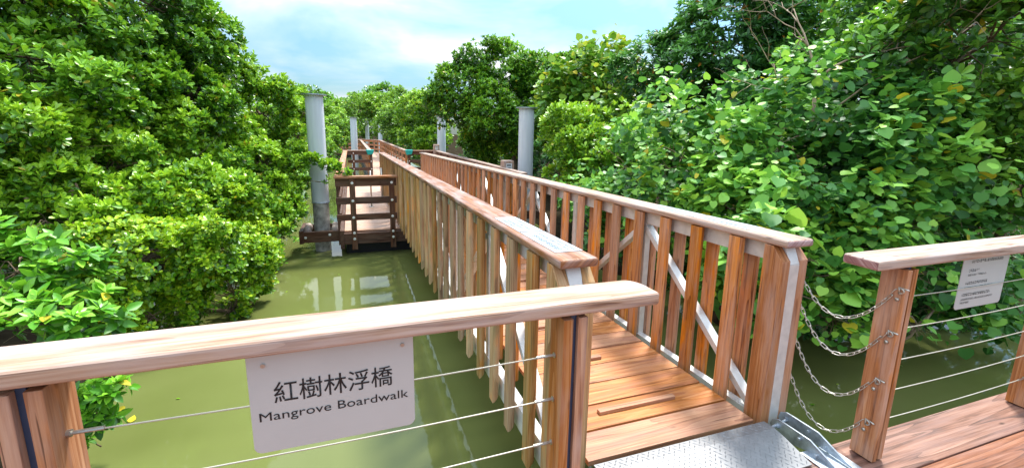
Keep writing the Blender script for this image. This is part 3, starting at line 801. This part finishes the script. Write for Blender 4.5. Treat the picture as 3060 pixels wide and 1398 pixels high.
# ------------------------------------------------------------------ marker posts
def marker(x, y, ztop, wdt, label, z0):
    e = empty('marker_post', (x, y, z0), label, 'post', 'timber marker posts with white labels')
    t = MB(); h = wdt / 2
    V = []
    for z, k in ((z0, 1.15), (ztop - .02, 1.0), (ztop, .86)):
        for sx, sy in ((-1, -1), (1, -1), (1, 1), (-1, 1)): V.append((x + sx * h * k, y + sy * h * k, z))
    t.solid(V, [(3, 2, 1, 0), (0, 1, 5, 4), (1, 2, 6, 5), (2, 3, 7, 6), (3, 0, 4, 7), (4, 5, 9, 8), (5, 6, 10, 9), (6, 7, 11, 10), (7, 4, 8, 11), (8, 9, 10, 11)], (0, 0, 1))
    t.build('post', M['rail_side'], e)
    t = MB(); yy_ = y - h * 1.03 - .006
    t.box(x - h * .55, x + h * .55, yy_ - .004, yy_, ztop - .24, ztop - .07, 2); lb = t.build('label_plate', M['label_white'], e)
    t = MB()
    for k in range(4):
        xx = x + h * (-.42 + .22 * k); t.quad([(xx, yy_ - .0055, ztop - .15), (xx + h * .13, yy_ - .0055, ztop - .15), (xx + h * .13, yy_ - .0055, ztop - .09), (xx, yy_ - .0055, ztop - .09)], [(0, 0)] * 4)
    t.quad([(x - h * .4, yy_ - .0055, ztop - .19), (x + h * .4, yy_ - .0055, ztop - .19), (x + h * .4, yy_ - .0055, ztop - .175), (x - h * .4, yy_ - .0055, ztop - .175)], [(0, 0)] * 4)
    t.build('marking', M['ink'], lb)
marker(3.76, 11.0, .92, .27, 'timber marker post with a white label left of the tall right pile', WZ)
marker(3.62, 20.6, 1.02, .24, 'small far timber marker post on the corner of the platform rail', PZ)

# ------------------------------------------------------------------ foliage
CAM = np.array([0, 0, EYE])
def norm(a): return a / (np.linalg.norm(a, axis=-1, keepdims=True) + 1e-9)
SHAPES = {   # outline points (side, along) of half a leaf, from base to tip
 'obov': [(.10, .12), (.36, .45), (.44, .72), (.28, .93)],
 'lance': [(.16, .15), (.34, .42), (.22, .75)],
 'heart': [(.34, -.10), (.55, .16), (.52, .50), (.27, .80)],
 'quad': [(.40, .45)],
}
def leaf_mesh(name, P, Dv, Nv, L, Wf, shape, rnd, cup=.12, curl=.12):
    """P base points, Dv leaf direction, Nv upper-side normal"""
    n = len(P); hs = SHAPES[shape]; m_ = len(hs)
    Dv = norm(Dv); Nv = norm(Nv - Dv * (Nv * Dv).sum(-1, keepdims=True)); Sv = np.cross(Dv, Nv)
    pts = [(0, 0, 0)] + [(s * Wf, a_, cup * s) for s, a_ in hs] + [(0, 1, -.0)] + [(-s * Wf, a_, cup * s) for s, a_ in reversed(hs)]
    V = np.zeros((n, len(pts), 3), dtype=np.float32)
    for k, (s, a_, c_) in enumerate(pts):
        drop = -curl * a_ * a_
        V[:, k] = P + L[:, None] * (Sv * s + Dv * a_ + Nv * (c_ + drop))
    nv = len(pts)
    f1 = list(range(0, m_ + 2)); f2 = [0] + list(range(m_ + 1, nv))
    k1, k2 = len(f1), len(f2)
    base = (np.arange(n) * nv)[:, None]
    loops = np.concatenate([base + np.array(f1), base + np.array(f2)], 1).ravel().astype(np.int32)
    me = bpy.data.meshes.new(name)
    me.vertices.add(n * nv); me.vertices.foreach_set('co', V.ravel())
    me.loops.add(len(loops)); me.loops.foreach_set('vertex_index', loops)
    st_ = np.empty((n, 2), dtype=np.int32); st_[:, 0] = np.arange(n) * (k1 + k2); st_[:, 1] = st_[:, 0] + k1
    me.polygons.add(n * 2); me.polygons.foreach_set('loop_start', st_.ravel())
    me.update(calc_edges=True)
    at_ = me.attributes.new('rnd', 'FLOAT', 'FACE'); at_.data.foreach_set('value', np.repeat(rnd, 2).astype(np.float32))
    return me
_ph = rng.uniform(0, 6.28, (9, 3)); _fr = rng.normal(0, 1, (9, 3))
def snoise(P, s):
    v = 0
    for k in range(9): v = v + np.sin((P * s) @ _fr[k] + _ph[k][0]) 
    return v / 4.2
def crown_points(lobes, L, dens, fill=.35, cull=-.2, gap=-.62):
    """cluster positions and outward directions over lumpy ellipsoid lobes"""
    Ps, Ns = [], []
    for (c, rx, ry, rz) in lobes:
        rr = np.array([rx, ry, rz]); area = 4 * math.pi * ((rx * ry) ** 1.6 + (rx * rz) ** 1.6 + (ry * rz) ** 1.6) ** (1 / 1.6) / 3 ** (1 / 1.6)
        n = int(dens * area / (1.25 * L) ** 2 * (1 + fill))
        d = norm(rng.normal(0, 1, (n, 3)))
        q_ = d * rr + np.array(c); lump = 1 + .17 * snoise(q_, 2.2 / max(.3, rx) ** .5) + .10 * snoise(q_ + 7.7, 6.0 / max(.3, rx) ** .7) 
        t = np.where(rng.random(n) < 1 / (1 + fill), rng.normal(.97, .085, n), rng.uniform(.55, .95, n))
        p = np.array(c) + d * rr * (lump * t)[:, None]
        nr = norm(d / rr)
        tocam = norm(CAM - p)
        face = (nr * tocam).sum(-1)
        keep = (face > cull) | (rng.random(n) < .22)
        keep &= (nr[:, 2] > -.55) | (rng.random(n) < .4)
        keep &= snoise(p, 3.4 / max(.4, rx) ** .5) > gap + .2 * rng.random(n)     # ragged gaps between clumps
        keep &= snoise(p + 3.3, 2.6 / L ** .5) > -.75
        keep &= p[:, 2] > WZ + .06
        # not inside the gangway, platform or walkway corridor
        inside = (p[:, 0] > .7) & (p[:, 0] < 2.5) & (p[:, 1] < 22) & (p[:, 1] > 1.0)
        keep &= ~inside
        for (c2, x2, y2, z2) in lobes:                 # drop what is deep inside another lobe
            if c2 is c or x2 < .55 * rx: continue
            q = (p - np.array(c2)) / np.array([x2, y2, z2]); keep &= (q * q).sum(-1) > .45
        Ps.append(p[keep]); Ns.append(nr[keep])
    return np.concatenate(Ps), np.concatenate(Ns)
def rosettes(P, N, nl, L, up=.6, spread=(35, 80), jit=.35):
    n = len(P)
    A = norm(.6 * N + np.array([0, 0, up]) + rng.normal(0, jit, (n, 3)))
    t = norm(np.cross(A, rng.normal(0, 1, (n, 3)))); b = np.cross(A, t)
    k = nl; idx = np.repeat(np.arange(n), k)
    phi = np.tile(np.arange(k) * 2.4, n) + np.repeat(rng.uniform(0, 6.28, n), k) + rng.normal(0, .25, n * k)
    th = np.radians(spread[0] + (spread[1] - spread[0]) * np.tile(np.linspace(0, 1, k), n) + rng.normal(0, 7, n * k))
    rad = t[idx] * np.cos(phi)[:, None] + b[idx] * np.sin(phi)[:, None]
    D = A[idx] * np.cos(th)[:, None] + rad * np.sin(th)[:, None]
    Nn = A[idx] * np.sin(th)[:, None] - rad * np.cos(th)[:, None] + rng.normal(0, .18, (n * k, 3))
    base = P[idx] + rad * .004 + A[idx] * (rng.uniform(-.35, .15, n * k) * L)[:, None]
    return base, D, Nn, idx
def flats(P, N, k, L, up=1.15, outw=.42, jit=.36):
    n = len(P); idx = np.repeat(np.arange(n), k)
    base = P[idx] + rng.normal(0, .75 * L, (n * k, 3))
    Nn = norm(outw * N[idx] + np.array([0, 0, up]) + rng.normal(0, jit, (n * k, 3)))
    D = norm(rng.normal(0, .7, (n * k, 3)) + N[idx] * .7 + np.array([0, 0, -.35]))
    return base, D, Nn, idx
KIND = {   # leaf shape, width, per-cluster count, rosette?, material, default leaf length, (min, max) opening angle
 'mang': ('obov', .54, 8, True, 'mang', .095, (22, 68)),
 'mang_bright': ('obov', .54, 8, True, 'mang_bright', .09, (22, 66)),
 'yellow': ('obov', .72, 7, True, 'yellow', .062, (35, 80)),
 'plant': ('lance', .72, 9, True, 'plant', .15, (45, 88)),
 'hib': ('heart', 1.0, 3, False, 'hib', .083, None),
 'hib_pale': ('heart', 1.0, 3, False, 'hib_pale', .12, None),
 'dark': ('lance', .55, 9, True, 'dark', .14, (40, 85)),
 'mid': ('obov', .62, 7, True, 'mid', .12, (30, 80)),
 'far': ('quad', .75, 6, True, 'far', .2, (25, 75)),
 'fardark': ('quad', .75, 6, True, 'mid', .2, (25, 75)),
}
def tree(name, label, cat, kind, lobes, dens=1.0, L=None, group=None, twigs=9, bark='twig', trunk=True, base=None, trunk_r=.06, crown='crown', stuff=False, up=.75, limb_r=.022, kids=6, reach=1.08, gap=-.55, shrink=1.0):
    shape, wf, nl, ros, mat, L0, spr = KIND[kind]; L = L or L0
    lb = []
    for l in lobes:
        if isinstance(l[0], Vector): lb.append((l[0], l[1], l[2], l[3])); continue
        u, v, D, r_ = l[:4]; kz = l[4] if len(l) > 4 else .9; ky = l[5] if len(l) > 5 else 1.0
        lb.append((at(u, v, D), r_, r_ * ky, r_ * kz))
    lb0 = list(lb)
    for (c, rx, ry, rz) in lb0:
        if rx < .14: continue
        for q in range(kids):
            d = Vector(norm(rng.normal(0, 1, 3))); d.z = abs(d.z) * (1 if rng.random() < .7 else -.6); d.normalize()
            if d.dot((Vector(CAM) - c).normalized()) < -.1: d.x, d.y = -d.x, -d.y
            f_ = rng.uniform(.26, .5)
            lb.append((c + Vector((d.x * rx, d.y * ry, d.z * rz)) * rng.uniform(.72, reach), rx * f_, ry * f_, rz * f_ * rng.uniform(.7, 1.0)))
    lb = [(l[0], l[1] * shrink, l[2] * shrink, l[3] * shrink) if k_ < len(lb0) else l for k_, l in enumerate(lb)]
    P, N = crown_points(lb, L * (.84 if ros else .82), dens, gap=gap)
    if ros: B, D, Nn, idx = rosettes(P, N, nl, L, up=up, spread=spr)
    else: B, D, Nn, idx = flats(P, N, nl, L)
    n = len(B)
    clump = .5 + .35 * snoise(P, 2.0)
    tip = np.clip(N[:, 2] * .25, -.2, .25)  # leaf colour paler on upward-facing crown sides, darker on undersides
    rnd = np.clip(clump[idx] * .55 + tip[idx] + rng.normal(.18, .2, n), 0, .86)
    if ros:      # young upright leaves are paler; their top-lit sparkle is put into the colour
        young = np.tile(np.arange(nl) < 3, len(P)); rnd[young] = np.clip(rnd[young] + .22, 0, .86)
    yl = rng.random(n) < .014; rnd[yl] = 1.0
    Ls = L * (rng.uniform(.65, 1.18, n) if ros else rng.triangular(.42, .7, 1.5, n))
    me = leaf_mesh(crown, B, D, Nn, Ls, wf, shape, rnd, curl=.15 if ros else .08)
    lb = lb0; cs = np.array([l[0] for l in lb]); cen = cs.mean(0)
    b0 = Vector(base) if base else Vector((cen[0], cen[1], -.75))
    if stuff:
        return tag(link(name, me, LM[mat]), label, None, kind='stuff'), n
    e = empty(name, b0, label, cat, group)
    link(crown, me, LM[mat], e)
    t = MB()
    nodes = []
    for i2, (c, rx, ry, rz) in enumerate(sorted(lb, key=lambda l: (Vector(l[0]) - b0).length)):
        c = Vector(c)
        if i2 == 0: st_, r0 = b0, trunk_r
        else:
            st_, r1 = min(nodes, key=lambda nd: (nd[0] - c).length); r0 = max(r1 * .72, .006)
        mid = st_.lerp(c, .55) + Vector(rng.normal(0, .10, 3)) * min(1.0, (c - st_).length)
        t.tube([st_, st_.lerp(mid, .5) + Vector(rng.normal(0, .05, 3)) * min(1.0, (c - st_).length), mid, c], [r0, r0 * .9, r0 * .8, r0 * .7], 6)
        nodes.append((c, r0 * .7))
        for q in range(twigs):
            d = Vector(norm(rng.normal(0, 1, 3))); d.z = d.z * .6 + .2
            tc_ = (Vector(CAM) - c).normalized()
            if d.dot(tc_) < -.3: d = -d
            e_ = c + Vector((d.x * rx, d.y * ry, d.z * rz)) * random.uniform(.8, 1.0)
            s0 = mid.lerp(c, random.uniform(.3, 1.0))
            k1 = s0.lerp(e_, .4) + Vector(rng.normal(0, .09, 3)) * rx; k2 = s0.lerp(e_, .75) + Vector(rng.normal(0, .07, 3)) * rx
            lr = limb_r * max(.5, min(1.4, rx))
            t.tube([s0, k1, k2, e_], [lr, lr * .7, lr * .45, lr * .2], 5, cap=False)
            for g_ in range(2):
                f0 = k1.lerp(k2, random.random()); f1 = f0 + Vector(rng.normal(0, .3, 3)) * rx
                t.tube([f0, f0.lerp(f1, .5) + Vector(rng.normal(0, .04, 3)) * rx, f1], [lr * .4, lr * .28, lr * .12], 4, cap=False)
    t.build('trunk' if crown == 'crown' else 'stem', M[bark], e, smooth=True)
    return e, n
TOT = 0
def T(*a, **k):
    global TOT
    e, n = tree(*a, **k); TOT += n; return e
MT, SH = 'tree', 'shrub'
GL = 'mangroves on the left bank'
# --- left bank
T('mangrove_tree', 'tall mangrove filling the upper left corner', MT, 'mang', [(-140, 120, 6.0, 1.2), (130, 70, 6.4, 1.2), (60, 280, 5.6, .95), (330, -10, 7.2, 1.1), (220, 230, 6.2, .8)], group=GL, dens=1.1)
T('mangrove_tree', 'mangrove with open brown twigs in the middle of the left bank', MT, 'mang', [(440, 100, 8, .95), (480, 310, 7.3, .85), (300, 370, 6.5, .75), (570, 210, 8.4, .8), (400, 230, 7.2, .7)], group=GL, dens=1.1)
T('mangrove_tree', 'mangrove stepping down toward the sky gap above the left pile', MT, 'mang_bright', [(660, 260, 9, .8), (770, 330, 9.4, .72), (855, 345, 10.4, .6), (690, 420, 8.7, .7), (830, 440, 9.8, .45), (600, 400, 8.0, .6), (565, 280, 7.5, .45), (610, 320, 7.9, .45), (540, 380, 7.0, .42), (650, 370, 8.1, .45), (500, 180, 7.6, .45)], group=GL, dens=1.1, L=.095)
T('mangrove_tree', 'mangrove reaching one leafy branch across the left pile', MT, 'mang_bright', [(780, 480, 8.4, .40), (860, 490, 8.6, .24, .7), (930, 480, 8.7, .17, .7), (985, 500, 8.8, .15, .7), (1030, 520, 8.8, .11), (975, 545, 8.75, .07), (790, 570, 8.2, .42), (840, 590, 8.4, .3), (820, 660, 7.9, .34), (915, 330, 9.2, .13), (893, 400, 9.4, .22), (885, 470, 9.2, .24), (890, 560, 8.9, .18), (855, 620, 8.2, .26), (835, 710, 7.4, .24), (800, 770, 6.9, .2), (880, 640, 8.6, .2), (860, 560, 8.6, .25), (745, 640, 7.6, .4)], group=GL, L=.09, dens=1.3, base=(-2.6, 8.4, -.75), trunk_r=.04, twigs=7)
T('mangrove_tree', 'leafy mangrove low behind the yellow green shrub', MT, 'mang_bright', [(-80, 430, 5.0, .7), (130, 450, 5.4, .7), (330, 500, 6.0, .7), (540, 510, 7.0, .65), (60, 610, 4.9, .5), (650, 540, 7.6, .5), (220, 600, 5.4, .45), (300, 650, 5.1, .36), (440, 590, 5.6, .38), (720, 570, 6.6, .36), (610, 560, 6.2, .34), (160, 680, 4.8, .3)], group=GL, dens=1.1, L=.09)
T('mangrove_shrub', 'rounded yellow green shrub hanging over the water left of the channel', SH, 'yellow', [(400, 780, 4.9, .56), (590, 760, 5.3, .50), (520, 640, 5.7, .42), (700, 760, 5.8, .42), (320, 880, 4.6, .40), (540, 890, 5.2, .40), (640, 600, 6.2, .36), (730, 650, 6.6, .34), (700, 870, 5.6, .28), (780, 760, 6.3, .26), (430, 960, 4.7, .3), (760, 840, 6.2, .24), (690, 930, 5.6, .2)], dens=1.1, trunk_r=.03, crown='foliage')
T('broadleaf_plant', 'bright broad leaved plant with whorled pointed leaves at the left frame edge', 'plant', 'plant', [(60, 800, 3.3, .28), (190, 790, 3.4, .24), (-40, 930, 3.0, .28), (110, 960, 3.0, .26), (230, 930, 3.1, .22), (60, 700, 3.5, .2)], dens=.6, trunk_r=.012, limb_r=.012, crown='foliage', twigs=6, L=.12, up=.9, kids=3)
T('leaf_sprig', 'small leafy sprig below the left end of the near handrail', 'plant', 'plant', [(255, 1180, 3.0, .12), (330, 1165, 3.0, .12), (290, 1235, 3.0, .13), (255, 1290, 3.0, .10)], dens=.9, trunk_r=.006, limb_r=.006, crown='foliage', twigs=4, L=.10, up=.5, kids=2)
# --- right bank
GR = 'trees on the right bank'
T('mangrove_tree', 'big domed mangrove behind the tall right pile', MT, 'mang', [(1390, 268, 17.5, 1.2), (1500, 243, 18, 1.4), (1630, 255, 18, 1.35), (1340, 320, 17.2, .75), (1470, 340, 17, 1.05), (1590, 330, 17.5, 1.05), (1710, 300, 17.5, 1.1), (1530, 400, 17.4, .7), (1640, 410, 17.5, .8), (1730, 245, 18.5, 1.2), (1800, 300, 18, 1.1), (1440, 420, 18.5, .7)], L=.13, group=GR, dens=1.7, trunk_r=.12)
T('mangrove_tree', 'low mangrove in the shade beneath the domed crown', MT, 'mang_bright', [(1420, 420, 20, .65), (1460, 470, 19, .6), (1425, 450, 23.5, .6), (1540, 430, 18, .8), (1430, 400, 18.5, .7)], L=.13, group=GR, dens=1.5)
T('mangrove_tree', 'bright mangrove bush touching the tall right pile', MT, 'mang_bright', [(1715, 390, 9.8, .62), (1780, 470, 9.0, .62), (1670, 520, 9.4, .28), (1860, 420, 9.0, .62), (1720, 570, 9.0, .36), (1705, 480, 9.6, .44)], group=GR, dens=1.0, L=.1)
T('hibiscus_tree', 'pale climber with yellowing round leaves beside the domed crown', MT, 'hib_pale', [(1790, 230, 13, .95), (1700, 300, 13, .8), (1870, 280, 12, .8), (1850, 370, 11, .7)], L=.15, group=GR)
T('broadleaf_tree', 'dark long leaved tree against the sky right of the channel', MT, 'dark', [(2085, 185, 10, .95), (2220, 110, 9.6, 1.15), (1945, 215, 10.4, .68), (2280, 250, 9, .8), (2100, 260, 10, .6), (2390, 0, 10, 1.1), (2180, 380, 10.5, .9), (2000, 330, 11.5, .8)], group=GR, L=.14, trunk_r=.09, dens=1.7)
T('hibiscus_shrub', 'round leaved shrub rising behind the middle of the right gangway rail', SH, 'hib', [(1800, 590, 7.4, .6), (1930, 520, 6.8, .75), (2080, 500, 6.0, .78), (1870, 700, 6.6, .5), (2010, 680, 5.6, .55), (1950, 440, 7.4, .5), (2050, 620, 5.4, .5)], group='round leaved shrubs on the right bank', crown='foliage', kids=13, reach=1.4, dens=.8, gap=-.2, shrink=.7, twigs=16, bark='twig_pale', limb_r=.014, trunk_r=.03)
T('hibiscus_shrub', 'round leaved shrub in the centre of the right bank above the chains', SH, 'hib', [(2230, 470, 5.6, .80), (2350, 590, 5.0, .68), (2180, 640, 5.0, .55), (2420, 430, 5.6, .8), (2260, 350, 6.6, .5), (2280, 760, 4.7, .45), (2430, 720, 4.7, .45), (2520, 250, 6.2, .5), (2380, 240, 6.8, .4), (2660, 300, 5.8, .5), (2540, 400, 5.4, .5)], group='round leaved shrubs on the right bank', crown='foliage', kids=13, reach=1.4, dens=.8, gap=-.2, shrink=.7, twigs=16, bark='twig_pale', limb_r=.014, trunk_r=.03)
T('hibiscus_shrub', 'round leaved shrub overhanging the water behind the right cable railing', SH, 'hib', [(2600, 560, 5.0, .65), (2560, 720, 4.7, .5), (2740, 640, 5.0, .55), (2920, 650, 5.2, .6), (2700, 800, 4.8, .42), (2900, 830, 5.1, .45), (2480, 860, 4.5, .3), (2320, 900, 4.4, .3), (2770, 900, 4.9, .26), (2600, 900, 4.5, .26), (2890, 940, 4.8, .28), (2740, 970, 4.6, .2), (3040, 900, 5.0, .35), (2470, 960, 4.4, .2), (2180, 850, 4.4, .28)], group='round leaved shrubs on the right bank', crown='foliage', kids=13, reach=1.4, dens=.8, gap=-.2, shrink=.7, twigs=16, bark='twig_pale', limb_r=.014, trunk_r=.03, L=.095)
T('hibiscus_shrub', 'sprays of the largest bright round leaves hanging just above the chain gap', SH, 'hib', [(2265, 690, 4.0, .22), (2420, 770, 4.05, .18), (2180, 760, 4.2, .18), (2330, 860, 4.0, .12), (2610, 990, 4.35, .12), (2230, 940, 4.1, .14), (2530, 830, 4.2, .14)], L=.115, dens=1.0, kids=4, twigs=5, limb_r=.01, trunk_r=.012, crown='foliage', base=(3.9, 3.7, -.75), group='round leaved shrubs on the right bank')
T('leafy_tree', 'leaning leafy tree filling the upper right corner', MT, 'mid', [(2850, 170, 5.4, .95), (3020, 340, 5.2, .8), (2740, 330, 5.6, .75), (2980, 20, 5.5, .9), (2820, 480, 5.4, .6), (3080, 520, 5.0, .6), (2690, 60, 6.6, .8)], group=GR, L=.11)
T('shaded_tree', 'shaded tree deep behind the bare branches', MT, 'mid', [(2520, 120, 9.5, 1.5), (2600, 380, 8.5, 1.3), (2800, 150, 8.5, 1.5), (2450, 330, 9.5, 1.2)], group=GR, L=.12, dens=.7)
# bare branches
bt = MB(); bb = at(2415, 520, 5.3)
def branch(p, d, L_, r_, depth):
    p = Vector(p); d = Vector(d).normalized(); pts = [p]; n_ = 5
    for k in range(n_):
        d = (d + Vector(rng.normal(0, .16, 3))).normalized(); pts.append(pts[-1] + d * L_ / n_)
    bt.tube(pts, [r_ * (1 - .13 * k) for k in range(n_ + 1)], 6)
    if depth:
        for k in range(3):
            j = random.randint(2, n_); branch(pts[j], d + Vector(rng.normal(0, .6, 3)) + Vector((0, 0, .1)), L_ * .66, r_ * .55, depth - 1)
tops = [bb + Vector((0, 0, -2.0)), bb, at(2425, 380, 5.3), at(2440, 240, 5.32)]
bt.tube([(bb.x, bb.y, -.7)] + tops[1:], [.032, .026, .022, .018], 7)
branch(tops[3], at(2400, 0, 5.4) - tops[3], 1.0, .016, 3); branch(tops[3], at(2620, 60, 5.2) - tops[3], 1.0, .015, 3); branch(tops[2], at(2250, 180, 5.5) - tops[2], .9, .013, 2)
branch(tops[2], at(2650, 200, 5.2) - tops[2], 1.1, .014, 3)
e = empty('bare_tree', (bb.x, bb.y, -.7), 'leafless pale branches among the shrubs at upper right', 'tree', GR)
bt.build('trunk', M['twig_pale'], e, smooth=True)
# --- far trees
GF = 'trees along the far walkway'
FT = [
 ('broad crowned tree standing highest on the far skyline', 'fardark', [(1110, 300, 62, 1.7), (1150, 295, 64, 1.9), (1065, 310, 62, 1.3), (1180, 310, 62, 1.4)], .34),
 ('spreading mangrove over the bend of the far walkway', 'far', [(1080, 330, 48, 1.9), (1020, 350, 50, 1.7), (1140, 335, 48, 1.8), (1200, 320, 46, 1.8), (1060, 365, 52, 1.3), (1100, 388, 57, 1.3), (1060, 392, 58, 1.3), (1150, 390, 56, 1.2), (1015, 395, 60, 1.4)], .28),
 ('rounded mangrove right of the far walkway rail', 'far', [(1185, 360, 33, 1.35), (1235, 345, 32, 1.4), (1160, 375, 34, .9), (1220, 410, 32, 1.1)], .2),
 ('mangrove leaning out behind the teal right corner cover', 'mang_bright', [(1265, 340, 26, 1.3), (1285, 420, 25, .9), (1240, 420, 27, .8), (1300, 380, 26, 1.0), (1270, 450, 25, .6)], .17),
 ('pale mangrove left of the far walkway behind the left pile', 'far', [(1010, 390, 34, 1.1), (985, 360, 36, 1.2), (960, 400, 33, 1.2), (1025, 420, 40, .8)], .2),
 ('low mangrove beyond the platform left rail', 'far', [(990, 425, 27, .75), (960, 440, 25, .8)], .17),
]
for lab, kd, lo, L in FT:
    T('mangrove_tree', lab, MT, kd, lo, L=L, group=GF, dens=1.1, twigs=5)
T('far_woodland', 'hazy line of woodland on the far skyline', None, 'fardark', [(985, 325, 110, 4.5, .6), (1030, 330, 115, 4, .5), (940, 318, 108, 5, .6), (1250, 318, 90, 4, .6), (1100, 335, 100, 5, .5), (870, 320, 100, 6, .6)], L=.6, stuff=True, dens=.9)
# back rows that close the view between the crowns
T('mangrove_tree', 'dim mangrove row behind the left bank trees', MT, 'mang', [(100, 330, 10, 1.6), (420, 380, 11, 1.6), (650, 420, 13, 1.3), (820, 440, 15, 1.2), (300, 200, 11, 1.8), (880, 430, 20, 1.3), (893, 475, 15, .6), (905, 455, 21, .7), (860, 520, 13, .5)], L=.14, group=GL, dens=.7, twigs=3)
T('leafy_tree', 'dim trees closing the view behind the right bank shrubs', MT, 'dark', [(1900, 480, 13, 1.4), (2150, 480, 11, 1.5), (2450, 560, 9.5, 1.4), (2750, 560, 9, 1.4), (2950, 300, 9.5, 1.6), (1700, 470, 16, 1.3), (1560, 450, 22, 1.3)], L=.16, group=GR, dens=.6, twigs=3)
T('fill_thicket', 'low dark thicket added for shade at the water line behind the right cable railing', SH, 'dark', [(2350, 900, 5.6, .5), (2600, 860, 5.6, .6), (2850, 850, 6.2, .6), (3100, 800, 6.5, .7), (2200, 780, 6.0, .5), (2480, 960, 5.6, .35), (2750, 950, 6.0, .35), (2980, 930, 6.5, .4), (2050, 760, 6.6, .5), (1900, 720, 7.6, .5)], L=.12, dens=.8, group='low thickets under the trees', twigs=4, crown='foliage', trunk_r=.02)  # added dark fill, blocks sky reflection and deepens shade over the water
T('fill_thicket', 'low thicket added for shade at the water line below the left bank mangroves', SH, 'mang', [(100, 720, 5.6, .55), (350, 680, 6.4, .5), (650, 650, 8.2, .5), (780, 620, 9.0, .45), (850, 560, 11, .45), (-100, 700, 5.2, .6), (500, 620, 7.6, .6), (880, 520, 13, .55)], L=.09, dens=.8, group='low thickets under the trees', twigs=4, crown='foliage', trunk_r=.02)  # added fill, darkens the foot of the left bank likewise
T('fill_thicket', 'dark low thicket under the domed mangrove behind the right gangway rail', SH, 'dark', [(1290, 440, 27, .8), (1425, 480, 21, .8), (1520, 490, 20, .9), (1620, 490, 18, .9), (1720, 500, 15, .9), (1850, 560, 11, .8), (1260, 440, 28, .9)], L=.16, dens=.8, group='low thickets under the trees', twigs=4, crown='foliage', trunk_r=.03)
# floating leaves on the water
def fallen(u, v, lab, val, size, grp=None):
    p = plane(u, v, 2, WZ + .004); a_ = rng.uniform(0, 6.28)
    me = leaf_mesh('fallen_leaf', np.array([[p.x, p.y, p.z + .004]]), np.array([[math.cos(a_), math.sin(a_), 0]]), np.array([[.1, 0, 1.]]), np.array([size]), .6, 'obov', np.array([val]), cup=.1, curl=0)
    tag(link('fallen_leaf', me, LM['yellow']), lab, 'leaf', grp)
fallen(402, 1240, 'yellow fallen leaf floating near the leafy sprig', 1.0, .11)
for u, v in ((700, 1010), (920, 1060), (540, 1190), (1120, 1180), (860, 870), (1010, 820), (2500, 1150), (2680, 1090), (2420, 1210)):
    fallen(u, v, 'small fallen leaf drifting on the olive water', rng.uniform(.3, .9), rng.uniform(.035, .06), 'fallen leaves on the water')
print('LEAVES', TOT)

# ------------------------------------------------------------------ view
S.view_settings.view_transform = 'Standard'; S.view_settings.look = 'None'; S.view_settings.exposure = 0.97; S.view_settings.gamma = 1.0
S.cycles.max_bounces = 6; S.cycles.diffuse_bounces = 2; S.cycles.transparent_max_bounces = 4
S.cycles.use_denoising = True
